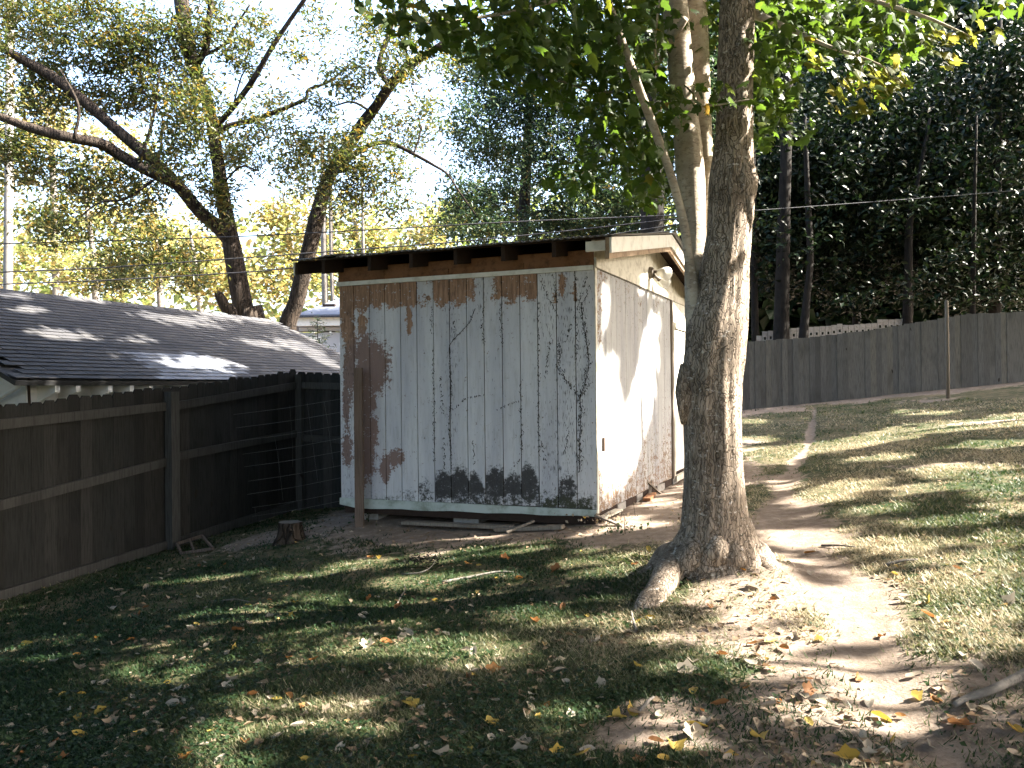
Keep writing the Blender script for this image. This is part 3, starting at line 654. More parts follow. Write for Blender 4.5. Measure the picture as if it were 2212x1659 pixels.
# floodlight
fl = obj('floodlight', raw_mesh('floodlight', *tube_arrays([SP(-0.008, 2.36, 2.99) - parent_loc(shed), SP(-0.05, 2.36, 2.99) - parent_loc(shed)], [0.075, 0.07], 14)), MT['lamp_metal'], shed)
def ftube(name, pts, rad, mat, n=12): MB().tube(pts, rad, n).build(name, mat, fl, True)
ftube('backplate', [SP(-0.05, 2.36, 2.99), SP(-0.056, 2.36, 2.99)], [0.07, 0.03], MT['lamp_metal'])
ftube('lamp_arm', [SP(-0.05, 2.37, 3.0), SP(-0.10, 2.36, 3.0), SP(-0.14, 2.33, 2.985)], [0.022, 0.02, 0.04], MT['lamp_metal'])
ftube('bulb', [SP(-0.13, 2.335, 2.988), SP(-0.16, 2.31, 2.98), SP(-0.21, 2.28, 2.965), SP(-0.255, 2.255, 2.95), SP(-0.27, 2.245, 2.946), SP(-0.275, 2.243, 2.945)], [0.035, 0.05, 0.078, 0.088, 0.06, 0.01], MT['glass_lamp'])
ftube('lamp_arm', [SP(-0.05, 2.36, 2.96), SP(-0.09, 2.40, 2.93), SP(-0.13, 2.42, 2.90)], [0.02, 0.02, 0.035], MT['lamp_metal'])
ftube('bulb', [SP(-0.12, 2.415, 2.905), SP(-0.15, 2.43, 2.885), SP(-0.20, 2.45, 2.86), SP(-0.235, 2.46, 2.84), SP(-0.24, 2.462, 2.838)], [0.03, 0.045, 0.07, 0.05, 0.01], MT['glass_lamp'])
# piers under the lit side and the front
def block(name, P, ang, sx, sy, sz, mat, tilt=0.0):
    c, s_ = math.cos(ang), math.sin(ang)
    ax, ay = np.array((c, s_, tilt)) * sx, np.array((-s_, c, 0)) * sy
    MB().box(np.array(P) - ax / 2 - ay / 2, ax, ay, (0, 0, sz)).build(name, mat, shed)
ANG = math.atan2(SW[1], SW[0])
for s_, a_, hh in ((0.9, 0.12, 0.17), (1.75, 0.13, 0.17), (2.85, 0.12, 0.19), (3.75, 0.12, 0.2)):
    p = SP(a_ - 0.04, s_, 0); z = float(G0(p[0], p[1])) - 0.02
    block('pier_block', (p[0], p[1], z), ANG + random.uniform(-.1, .1), 0.30, 0.19, max(0.08, 0.285 - z), MT['block'])
for a_ in (0.25, 1.5, 2.75):
    p = SP(a_, 0.25, 0); z = float(G0(p[0], p[1])) - 0.03
    block('pier_block', (p[0], p[1], z), ANG, 0.3, 0.3, max(0.05, 0.255 - z), MT['block'])
def scrap(name, label, cat, pts, wd, th, mat, group=None):
    o = MB().bar(*pts, wd, th).build(name, mat); return tag(o, label, cat, group)
gp = lambda a, s, dz=0.0: (lambda p: np.array((p[0], p[1], float(G(np.array(p[0]), np.array(p[1]))) + dz)))(SP(a, s, 0))
scrap('wood_scrap', 'short split board leaning out from under the near corner of the shed', 'scrap wood', (gp(0.0, -0.05, .10), gp(-0.30, -0.12, .0)), 0.05, 0.018, MT['grey_wood'])
scrap('wood_scrap', 'pale board end tucked under the siding close to the near shed corner', 'scrap wood', (SP(-0.02, 0.10, .24), SP(-0.06, 0.62, .25)), 0.09, 0.02, MT['old_white'])
scrap('wood_scrap', 'light stick crossing another one against the shed piers', 'scrap wood', (gp(-0.05, 2.05, .0), gp(0.02, 2.40, .22)), 0.035, 0.02, MT['grey_wood'])
scrap('wood_scrap', 'stick slanting back across a lighter stick against the shed piers', 'scrap wood', (gp(-0.10, 2.45, .0), gp(0.02, 2.10, .21)), 0.035, 0.02, MT['grey_wood'])
scrap('wood_scrap', 'rusty brown upright block between the shed piers', 'scrap wood', (gp(0.0, 1.98, .0), gp(0.0, 1.98, .23)), 0.12, 0.06, MT['rust'])
scrap('wood_scrap', 'brown board lying on the leaves beside the shed piers', 'scrap wood', (gp(-0.12, 1.6, .03), gp(-0.05, 2.2, .03)), 0.09, 0.03, MT['brown_wood'])
scrap('plank', 'long grey plank lying in the dark along the foot of the shed', 'plank', (gp(0.85, -0.18, .03), gp(2.15, -0.10, .04)), 0.12, 0.03, MT['grey_wood'])
scrap('plank', 'short grey plank lying at the foot of the shed under a crossing stick', 'plank', (gp(0.28, -0.22, .03), gp(1.0, -0.25, .03)), 0.11, 0.035, MT['grey_wood'])
scrap('stick', 'thin stick resting across the short grey plank', 'stick', (gp(0.62, -0.14, .08), gp(0.83, -0.36, .02)), 0.035, 0.02, MT['grey_wood'])
# upright post in front of the wall
a_ = wall_a(777, 950, -0.17); p = SP(a_, -0.17, 0); gz = float(G(np.array(p[0]), np.array(p[1])))
o = MB().box((p[0] - .052, p[1] - .045, gz - .2), (0.088, 0.0, 0), (0, 0.088, 0), (0, 0, 1.80 - gz + .2)).build('wooden_post', MT['post']); tag(o, 'lone brown grey wooden post standing before the peeling shed wall', 'post')

# dried creeper on the wall (curves given on the wall's own plane)
VC = [[(1545, 1400), (1545, 1280), (1548, 1150), (1555, 1000), (1550, 920), (1580, 820), (1605, 700), (1600, 620), (1580, 500), (1560, 370), (1555, 300)], [(1550, 920), (1500, 860), (1430, 760), (1410, 700), (1412, 560)], [(1560, 910), (1600, 850), (1632, 815)],
  [(712, 1400), (710, 1250), (700, 1100), (712, 900), (708, 700), (705, 580), (780, 490), (830, 430), (870, 340)], [(735, 540), (732, 400)], [(600, 1340), (603, 1100), (600, 800), (598, 600)], [(925, 575), (912, 450), (925, 330)], [(1045, 590), (1038, 450), (1033, 310)], [(670, 1390), (668, 1180)],
  [(865, 1350), (852, 1190)], [(1100, 1380), (1150, 1330), (1170, 1250), (1168, 1000), (1165, 800)], [(1410, 400), (1375, 330), (1310, 200), (1285, 120)], [(1285, 1300), (1280, 1000), (1280, 300)], [(1330, 1350), (1300, 1200)], [(1320, 800), (1360, 520)], [(730, 1000), (800, 930), (920, 900)], [(660, 1030), (640, 760)], [(1010, 1000), (1090, 960), (1160, 940)],
  [(1525, 700), (1522, 90)], [(1450, 560), (1500, 430)], [(1560, 320), (1620, 180)], [(1540, 300), (1590, 120)], [(1400, 300), (1375, 120)], [(585, 510), (590, 330)], [(1450, 1280), (1470, 1150), (1450, 1080)]]
m = MB()
def wallpt(vx, vy, d=0.008):
    dr = ray(np.array(vx), np.array(vy)); k = (SC @ SW) / (dr[:2] @ SW); return CAM + dr * k + np.array((-SW[0] * d, -SW[1] * d, 0))
for ci, c in enumerate(VC):
    P = smooth_line([(737.3 + x / 3, 553 + y / 3) for x, y in c], 5); heavy = 1.8 if ci in (0, 1) else 1.0
    pts = [wallpt(x, y) for x, y in P]
    for i in range(len(pts) - 1):
        L = np.linalg.norm(pts[i + 1] - pts[i]); k = max(1, int(L / 0.012 * heavy * (1.3 if ci < 3 else 0.9)))
        if ci in (0, 3) and i % 1 == 0: m.tube([pts[i], pts[i + 1]], 0.0025, 4, False)
        for _ in range(k):
            q = pts[i] + (pts[i + 1] - pts[i]) * random.random() + (SP(random.gauss(0, .009 * heavy), 0, 0) - SP(0, 0, 0))
            t = random.uniform(-0.9, 0.9) + math.pi / 2; l = random.uniform(.006, .02); wv = random.uniform(.002, .005)
            ea = (SP(math.cos(t), 0, 0) - SP(0, 0, 0)) + np.array((0, 0, math.sin(t))); eb = (SP(-math.sin(t), 0, 0) - SP(0, 0, 0)) + np.array((0, 0, math.cos(t)))
            m.add([q - ea * l, q + eb * wv, q + ea * l, q - eb * wv, q + np.array((-SW[0], -SW[1], 0)) * .004], [(0, 1, 4), (1, 2, 4), (2, 3, 4), (3, 0, 4)])
o = m.build('dried_vine', MT['vine']); tag(o, 'dead creeper stems and rootlets clinging to the shed front', 'vine')

# ================================================================== LEFT FENCE
fence = empty('picket_fence', (FA[0], FA[1], -0.4), 'dark grey dog eared picket fence running back to the shed, rails showing', 'fence')
pm_cache = {}
def picket_mesh(key, wd, ht, th, ear):
    if key not in pm_cache:
        pr = [(-wd / 2, 0), (wd / 2, 0), (wd / 2, ht - ear), (wd / 2 - ear * .8, ht), (-wd / 2 + ear * .8, ht), (-wd / 2, ht - ear)]
        v = [(x, 0, z) for x, z in pr] + [(x, th, z) for x, z in pr]
        pm_cache[key] = raw_mesh('picket', v, [tuple(range(6)), tuple(range(11, 5, -1))] + [(i, 6 + i, 6 + (i + 1) % 6, (i + 1) % 6) for i in range(6)])
    return pm_cache[key]
tp = lambda t: float(np.interp(t, [-1.6, 0, 2.11, 4.6], [1.36, 1.45, 1.61, 1.84])); bt = lambda t: float(np.interp(t, [-1.6, 0, 2.11, 4.6], [-.45, -.37, -.28, -.15]))
yaw = math.atan2(FD[1], FD[0])
def add_picket(par, P, yaw_, key, wd, ht, th, ear, mat, lean=0.0):
    o = bpy.data.objects.new('picket', picket_mesh(key, wd, ht, th, ear))
    if not o.data.materials: o.data.materials.append(mat)
    o.location = np.array(P) - parent_loc(par); o.rotation_euler = (0, lean, yaw_); link(o, par)
t = -1.6
while t < 4.55:
    P = FA + FD * t; z0 = bt(t) + random.uniform(-.01, .01); h = tp(t) - z0 + random.uniform(-.012, .012)
    hk = round(h * 25) / 25
    add_picket(fence, (P[0] - FN[0] * random.uniform(.002, .008), P[1] - FN[1] * random.uniform(.002, .008), tp(t) - hk + random.gauss(0, .012)), yaw, ('l', hk), 0.1418, hk, 0.017, 0.035, MT['picket'], random.uniform(-.002, .002))
    t += 0.1425
TD = np.array((0.928, -0.373, 0.0)); P2 = FA + FD * 4.6
t = 0.08
while t < 1.95:
    P = P2 + TD * t; ztop = 1.83 - 0.05 * t + random.uniform(-.012, .012)
    add_picket(fence, (P[0], P[1], ztop - 1.96), math.atan2(TD[1], TD[0]), ('l', 1.96), 0.1418, 1.96, 0.017, 0.035, MT['picket'], random.uniform(-.002, .002)); t += 0.1425
for tt in (-0.33, 2.11, 4.6):
    P = FA + FD * tt; b = bt(tt) - .15; top = tp(tt) - 0.05
    MB().box(P - FD * .065 + FN * .012 + np.array((0, 0, b)), FD * .13, FN * .1, (0, 0, top - b)).build('fence_post', MT['rail_wood'], fence)
def rail(t0, z0, t1, z1, hgt=.095, base=FA, dr=FD, off=FN, d0=.0, d1=.042):
    A, B = base + dr * t0, base + dr * t1
    MB().hexa([A + off * d0 + (0, 0, z0 - hgt), A + off * d1 + (0, 0, z0 - hgt), B + off * d1 + (0, 0, z1 - hgt), B + off * d0 + (0, 0, z1 - hgt), A + off * d0 + (0, 0, z0), A + off * d1 + (0, 0, z0), B + off * d1 + (0, 0, z1), B + off * d0 + (0, 0, z1)]).build('rail', MT['rail_wood'], fence)
for za, zb, zc, zd, ze in ((1.315, 1.436, 1.435, 1.676, 1.25), (0.55, 0.79, 0.84, 0.99, .47), (-0.28, -0.17, -0.16, -0.02, -.34)):
    hg = .11 if za < 0 else .095
    rail(-1.6, ze, -.4, za - .02, hg); rail(-.26, za - .015, 2.04, zb, hg); rail(2.18, zc, 4.53, zd, hg)
rail(.07, 1.68, 1.95, 1.62, .095, P2, TD, -FD, .0, .04); rail(.07, .93, 1.95, .86, .095, P2, TD, -FD, .0, .04)

# wire mesh strung beside the fence
wf = empty('wire_fence', V(np.array(640.), np.array(1100.), np.array(10.3)), 'thin slack wire mesh strung across the dark corner by the shed', 'wire fence')
Lz = [(180, 485), (205, 603), (240, 717), (260, 838), (275, 950), (310, 1078), (300, 1195), (345, 1312), (350, 1390)]; Rz = [350, 467, 583, 700, 815, 940, 1050, 1180, 1255]
zv = lambda x, y: ((640 + x / 2.9625) / 1.3889, (1080 + y / 2.9625) / 1.3889)
for (lx, ly), ry in zip(Lz, Rz):
    A = V(*map(np.array, zv(lx, ly)), np.array(10.55)); B = V(*map(np.array, zv(1150, ry - 6)), np.array(10.15)); Mid = (A + B) / 2 - np.array((0, 0, .012))
    MB().tube(smooth_line([A, Mid, B], 4), 0.0015, 5).build('strand', MT['wire'], wf)
for c in ([(680, 400), (700, 700), (705, 950)], [(835, 380), (880, 720), (930, 1090)], [(985, 370), (1030, 650), (1070, 960)], [(545, 690), (580, 900), (620, 1250)], [(370, 1310), (378, 1385)]):
    MB().tube(smooth_line([V(*map(np.array, zv(*q)), np.array(10.38 - (q[0] - 600) * .0004)) for q in c], 4), 0.0010, 4).build('strand', MT['wire'], wf)

# ================================================================== RIGHT FENCE
rf = empty('picket_fence', (6.2, 22.8, 0.9), 'pale grey board fence climbing the slope at the end of the lawn', 'fence')
FT = [(1500, 745), (1612, 738), (1743, 729), (1868, 715), (1973, 698), (2049, 686), (2092, 678), (2212, 673.5), (2400, 655)]; FB = [(1500, 893), (1601, 886), (1743, 877), (1899, 861), (1953, 853), (2049, 840), (2212, 827), (2400, 808)]
A0, A1 = np.array((6.2, 22.8)), np.array((13.1, 22.0)); dA = (A1 - A0) / np.linalg.norm(A1 - A0)
def rfz(P, T):
    x, y, zf = px(np.array((P[0], P[1], 1.2))); yy = np.interp(x, [q[0] for q in T], [q[1] for q in T])
    return 1.55 + (ray(np.array(x), np.array(yy))[2]) * P[1]
t = -2.2
while t < 11.5:
    P = A0 + dA * t; zt = float(rfz(P, FT)) + random.uniform(-.012, .012); zb = float(rfz(P, FB)) - 0.06; hk = round((zt - zb) * 20) / 20
    add_picket(rf, (P[0], P[1] + random.uniform(-.006, .006), zt - hk), math.atan2(dA[1], dA[0]), ('r', hk), 0.1402, hk, 0.018, 0.012, MT['picket_far'], random.uniform(-.0015, .0015)); t += 0.1405
for q in (0.35, 1.0, 1.6):
    A, B = A0 + dA * -2.2, A0 + dA * 11.4
    MB().bar((A[0], A[1] + .045, float(rfz(A, FB)) + q), (B[0], B[1] + .045, float(rfz(B, FB)) + q), 0.04, 0.09).build('rail', MT['picket_far'], rf)
P = ground_px(np.array(2048.), np.array(861.)); o = MB().tube([P - (0, 0, .2), P + (0, 0, 1.1), P + (-.005, 0, 2.17), P + (-.005, 0, 2.20)], [0.042, 0.041, 0.041, .02], 10).build('slender_post', MT['grey_wood'], smooth=True)
tag(o, 'thin pale pole standing clear of the board fence on the slope', 'pole')
lf = empty('lattice_fence', tuple(V(np.array(1750.), np.array(740.), np.array(26.5))), 'old white panel fence with pierced top beyond the grey boards', 'fence')
LT = [(1636, 728), (1652, 716), (1700, 710), (1755, 706), (1790, 704), (1802, 702), (1803, 697), (1830, 703), (1860, 700), (1892, 698), (1893, 690), (1930, 690), (1958, 688)]
def lattice(x):
    yt = float(np.interp(x, [q[0] for q in LT], [q[1] for q in LT])); A = V(np.array(float(x)), np.array(yt), np.array(26.5)); wd = 0.165; th = .02
    base = float(G0(A[0], A[1])) - .05; h = A[2] - base
    m = MB(); top = h; hole = .085
    m.box((-wd / 2, 0, 0), (wd, 0, 0), (0, th, 0), (0, 0, top - .26)); m.box((-wd / 2, 0, top - .26), (wd * .3, 0, 0), (0, th, 0), (0, 0, hole)); m.box((wd * .2, 0, top - .26), (wd * .3, 0, 0), (0, th, 0), (0, 0, hole))
    m.box((-wd / 2, 0, top - .26 + hole), (wd, 0, 0), (0, th, 0), (0, 0, .26 - hole))
    me = m.mesh('panel_board'); o = obj('panel_board', me, MT['block'], lf); o.location = np.array((A[0], A[1], base)) - parent_loc(lf); return A[0]
xx = 1640.0
while xx < 1960: lattice(xx); xx += 0.178 / 26.5 * FPX

# ================================================================== NEIGHBOUR'S GARAGE
def roof_mat():
    t = NT('worn grey asphalt shingle'); r = t.rand(); p = t.wpos(); n = t.noise(p, 160, 3, 0.7); n2 = t.noise(p, 1.6, 5, 0.65)
    c = t.ramp(t.attr('tint'), [(0, (0.036, 0.036, 0.041)), (0.5, (0.055, 0.054, 0.057)), (1, (0.08, 0.077, 0.076))])
    c = t.mix(t.math('MULTIPLY', t.ss(n2, 0.42, 0.7), 0.55), c, (0.06, 0.058, 0.06)); c = t.mix(t.math('MULTIPLY', n, 0.35), c, (0.05, 0.05, 0.055))
    return t.done(t.bsdf(c, 0.8, 0.3, t.bump(n, .004)))
def roof_part_mat(name, stops):
    t = NT(name); p = t.wpos(); n = t.noise(p, 160, 3, 0.7); n2 = t.noise(p, 2.2, 5, 0.65); c = t.ramp(t.rand(), stops)
    c = t.mix(t.math('MULTIPLY', t.ss(n2, 0.42, 0.7), 0.5), c, (0.06, 0.058, 0.06)); c = t.mix(t.math('MULTIPLY', n, 0.3), c, (0.05, 0.05, 0.055))
    return t.done(t.bsdf(c, 0.8, 0.3, t.bump(n, .004)))
MT['shingle'] = roof_part_mat('worn grey shingle', [(0, (0.036, 0.036, 0.041)), (0.5, (0.055, 0.054, 0.057)), (1, (0.08, 0.077, 0.076))]); MT['shingle_mass'] = roof_mat()
MT['shingle_new'] = roof_part_mat('pale replacement shingle', [(0, (0.2, 0.215, 0.25)), (1, (0.28, 0.295, 0.33))])
MT['roof_edge'] = plain('dark drip edge', (0.05, 0.05, 0.052), 0.8, 0.2, 0.4)
MT['gwall'] = plain('white painted garage siding', (0.74, 0.73, 0.70), 0.65, 0.25, 0.3, 4, dirt=(0.4, 0.39, 0.37))
MT['grey_siding'] = plain('grey house siding', (0.40, 0.40, 0.41), 0.7, 0.25, 0.15, 3, dirt=(0.3, 0.3, 0.31))
MT['blue_roof'] = plain('blue grey shingle roof', (0.09, 0.10, 0.125), 0.8, 0.3, 0.5, 20, dirt=(0.05, 0.055, 0.07))
gar = empty('garage', (GE[0], GE[1], -0.6), 'low white garage beyond the picket fence, its grey shingle roof patched pale', 'garage')
T0, T1 = -0.15, 9.35                                     # extent along the eave; the near end leaves the frame just left
def GP(t, q, up=0.0):                                    # t along, q up the slope (run, metres), up = along the roof's normal
    return GE + FD * t - FN * q + np.array((0, 0, q / GRUN * GRISE)) + RN * up
def gap(t, q, z): return np.array((*(GE + FD * t - FN * q)[:2], z))
T0 = 0.05
groof = MB().hexa([GP(T0, -.05, -.09), GP(T1, -.05, -.09), GP(T1, GRUN, -.09), GP(T0, GRUN, -.09), GP(T0, -.05, -.03), GP(T1, -.05, -.03), GP(T1, GRUN, -.03), GP(T0, GRUN, -.03)]).build('roof', MT['roof_edge'], gar)
b0, b1 = GP(T0, GRUN, 0), GP(T1, GRUN, 0); e0 = GE + FD * T0 - FN * 2 * GRUN; e1 = GE + FD * T1 - FN * 2 * GRUN
MB().hexa([e0 - (0, 0, .09), e1 - (0, 0, .09), b1 - (0, 0, .09), b0 - (0, 0, .09), e0, e1, b1, b0]).build('back_slope', MT['shingle_mass'], groof)
SL = math.hypot(GRUN, GRISE); rows = int(SL / 0.14) + 1; items = []
slope_dir = (-FN * GRUN + np.array((0, 0, GRISE))) / SL
for r_ in range(rows):
    off = -0.17 * (r_ % 2) + random.uniform(-.03, .03); t = T0 + off
    while t < T1 - .02:
        if t > T0 - .01: items.append((t, r_))
        t += 0.335
PATCH_POLY = [(268, 760), (430, 762), (480, 775), (540, 796), (500, 826), (330, 826), (330, 800), (300, 785)]
shm = MB().hexa([(0, 0, .004), (.326, 0, .004), (.326, .19, -.012), (0, .19, -.012), (0, 0, .011), (.326, 0, .011), (.326, .19, -.006), (0, .19, -.006)]).mesh('shingle')
def frame_of(t, r_):
    o = GP(t, 0, 0) + slope_dir * (r_ * 0.14 - .05) + RN * (.002 + random.uniform(0, .004)); return o
Mx = np.stack([FD, slope_dir, RN], 1)
cand = []
for (t, r_) in items:
    c = frame_of(t, r_); x, y, zf = px(c + FD * .16 + slope_dir * .07); vis = -20 < x < 735 and 600 < y < 830
    # the near left eave turns up behind the fence line of sight
    cand.append((t, r_, c, x, y, zf, vis, bool(in_poly(np.array([x]), np.array([y]), PATCH_POLY)[0])))
order = sorted(range(len(cand)), key=lambda i: (not cand[i][7], not cand[i][6], cand[i][5])); big = set(order[:290])
bv, bf, btint = [], [], []
sh_new = shm.copy(); sh_new.materials.append(MT['shingle_new']); shm.materials.append(MT['shingle'])
base_v = np.array([v.co[:] for v in shm.vertices]); base_f = [tuple(p.vertices) for p in shm.polygons]
for i, (t, r_, c, x, y, zf, vis, patch) in enumerate(cand):
    if i in big:
        o = bpy.data.objects.new('shingle', sh_new if patch else shm); m4 = Matrix.Identity(4)
        tw = random.uniform(-.012, .012)
        for a in range(3):
            for b in range(3): m4[a][b] = Mx[a, b]
            m4[a][3] = (c - parent_loc(groof))[a]
        o.matrix_local = m4 @ Matrix.Rotation(tw, 4, 'Z'); link(o, groof); o.matrix_basis = m4 @ Matrix.Rotation(tw, 4, 'Z')
        if patch: o['label'] = 'pale newer shingle'
    else:
        k = len(bv); bv += list(c + base_v @ Mx.T - parent_loc(groof)); bf += [tuple(j + k for j in f) for f in base_f]; btint += [random.random()] * len(base_f)
me = raw_mesh('shingles', bv, bf); attr(me, 'tint', btint, 'FACE'); tag(obj('shingle_courses', me, MT['shingle_mass'], groof), kind='stuff')
for i in range(int((T1 - T0) / .33)):                   # ridge caps
    A, B = GP(T0 + i * .33, GRUN, .0), GP(T0 + i * .33 + .345, GRUN, .0)
    MB().hexa([A + FN * .13 + (0, 0, -.045), B + FN * .13 + (0, 0, -.05), B - FN * .13 + (0, 0, -.05), A - FN * .13 + (0, 0, -.045), A + FN * .02 + (0, 0, .024), B + FN * .02 + (0, 0, .014), B - FN * .02 + (0, 0, .014), A - FN * .02 + (0, 0, .024)]).build('ridge_shingle', MT['shingle'], groof)
gz_ = -1.2
MB().box(gap(T0 + .46, .33, gz_), FD * (T1 - T0 - .8), -FN * .1, (0, 0, 1.76 - gz_ + .02)).build('wall', MT['gwall'], gar)
for tt in (T0 + .44, T1 - .4):
    a, b, c = gap(tt, .34, gz_), gap(tt, 2 * GRUN - .46, gz_), None
    m = MB(); pr = [a, b, gap(tt, 2 * GRUN - .46, 1.85), gap(tt, GRUN, GE[2] + GRISE - .12), gap(tt, .34, 1.85)]
    m.add(pr + [p_ + FD * .1 for p_ in pr], [(0, 1, 2, 3, 4), (9, 8, 7, 6, 5)] + [(i, 5 + i, 5 + (i + 1) % 5, (i + 1) % 5) for i in range(5)]); m.build('wall', MT['gwall'], gar)
MB().box(gap(T0 + .47, .325, 1.66), FD * (T1 - T0 - .84), FN * .02, (0, 0, .08)).build('frieze_board', MT['gwall'], gar)
for x_, kind_ in ((95, 1), (140, 0), (211, 0), (258, 0), (300, 1), (370, 0)):
    d = ray(np.array(float(x_)), np.array(835.)); n2 = FN[:2]; k = (GE[:2] - FN[:2] * .2) @ n2 / (d[:2] @ n2); tt = float((CAM[:2] + d[:2] * k - GE[:2]) @ FD[:2])
    A = gap(tt, 0.0, 0); A[2] = 0
    pr = [GE + FD * tt - FN * .33 + (0, 0, -.33), GE + FD * tt - FN * .0 + (0, 0, -.19), GE + FD * tt - FN * .0 + (0, 0, -.06), GE + FD * tt - FN * .33 + (0, 0, .05)]
    m = MB(); m.add(pr + [p_ + FD * .07 for p_ in pr], [(0, 1, 2, 3), (7, 6, 5, 4)] + [(i, 4 + i, 4 + (i + 1) % 4, (i + 1) % 4) for i in range(4)]); m.build('rafter_tail', MT['gwall'], gar)
MB().tube([gap(T0 + .20, .10, 1.72), gap(T0 + .26, .30, 1.62), gap(T0 + .40, 1.1, 1.35), gap(T0 + .41, 1.3, -.6)], .03, 8).build('downspout', MT['gwall'], gar, True)
MB().bar(gap(T0 + .22, .02, 1.74), gap(T0 + .30, .10, 1.36), .03, .05).build('loose_board', MT['dark_wood'], gar)

# grey house glimpsed between trunk and shed
HY = 34.0
hv = lambda x, y, Y=HY: V(np.array(float(x)), np.array(float(y)), np.array(float(Y)))
hs = empty('grey_house', tuple(hv(690, 800)), 'grey sided house with blue grey roof glimpsed between the leaning trunk and the shed', 'house')
def hbox(name, x0, x1, y0, y1, Y0, Y1, mat, par=hs):
    A, B = hv(x0, y1, Y0), hv(x1, y0, Y0); m = MB().box((A[0], Y0, A[2]), (B[0] - A[0], 0, 0), (0, Y1 - Y0, 0), (0, 0, B[2] - A[2])); return m.build(name, mat, par)
hbox('wall', 646, 900, 716, 900, HY, HY + 7, MT['grey_siding']); hbox('frieze_board', 645.5, 900.5, 705, 715, HY - .05, HY + .1, MT['grey_siding'])
hbox('soffit', 640, 905, 683, 704, HY - .35, HY + .2, MT['white']); hbox('gutter', 638, 906, 681, 685, HY - .5, HY - .36, MT['white'])
e = [hv(637, 680, HY - .5), hv(908, 680, HY - .5), hv(905, 668, HY + 8), hv(640, 668, HY + 8)]; rdg = [hv(740, 652, HY + 3.5), hv(860, 652, HY + 3.5)]
e = [np.array((p_[0], p_[1], e[0][2])) for p_ in e]; z_ = max(rdg[0][2], e[0][2] + 1.1); rdg = [np.array((p_[0], p_[1], z_)) for p_ in rdg]
hr = MB().add(e + rdg + [p_ - np.array((0, 0, .1)) for p_ in e], [(0, 1, 5, 4), (1, 2, 5), (2, 3, 4, 5), (3, 0, 4), (9, 8, 7, 6), (0, 6, 7, 1), (1, 7, 8, 2), (2, 8, 9, 3), (3, 9, 6, 0)]).build('roof', MT['blue_roof'], hs)
q = hv(712, 664, HY + 1.4); MB().box(q - (.25, .2, .1), (.5, 0, 0), (0, .4, 0), (0, 0, .22)).build('roof_vent', MT['dark_wood'], hr)
t = NT('dark window glass'); MT['pane'] = t.done(t.bsdf((0.02, 0.035, 0.03), 0.06, 0.6))
wn = hbox('window', 654, 694, 727, 800, HY - .04, HY - .01, MT['white']); hbox('pane', 659, 676.5, 733, 755, HY - .05, HY - .042, MT['pane'], wn); hbox('pane', 659, 676.5, 758, 796, HY - .05, HY - .042, MT['pane'], wn); hbox('pane', 679.5, 691, 733, 796, HY - .05, HY - .042, MT['pane'], wn)

# utility pole and wires
pb = ground_px(np.array(18.), np.array(1010.)); A, B = V(np.array(17.), np.array(640.), np.array(27.)), V(np.array(23.), np.array(-60.), np.array(27.))
zb = float(G0(A[0], A[1])); o = MB().tube([(A[0] - .03, A[1], zb - .3), tuple(A), tuple(B)], [.15, .14, .12], 12).build('utility_pole', MT['pole'], smooth=True); tag(o, 'plain grey wooden utility pole rising behind the garage roof', 'utility pole')
WIRES = [([(-300, 540), (0, 527), (437, 514), (737, 500), (1037, 483), (1204, 475), (1464, 465)], 'cable', 'upper black overhead wire crossing above the shed roof', 22), ([(1464, 465), (1625, 455), (1900, 435), (2212, 410), (2600, 372)], 'cable_sunlit', 'pale overhead wire catching light before the dark trees', 22),
  ([(-300, 605), (26, 587), (216, 579), (737, 541.6), (1070, 515), (1470, 472), (1560, 462)], 'cable', 'middle black overhead wire dipping close to the shed roof edge', 21), ([(-300, 625), (0, 614), (216, 606), (533, 588), (640, 578), (900, 556), (1200, 524), (1470, 484)], 'cable', 'lowest black overhead wire running past the garage ridge', 20.5)]
for pts, mt, lb, Y_ in WIRES:
    P = smooth_line(pts, 3); m = MB().tube([V(np.array(a), np.array(b), np.array(float(Y_))) for a, b in P], .017 if mt == 'cable' else .010, 5); tag(m.build('overhead_wire', MT[mt]), lb, 'wire', 'overhead wires')

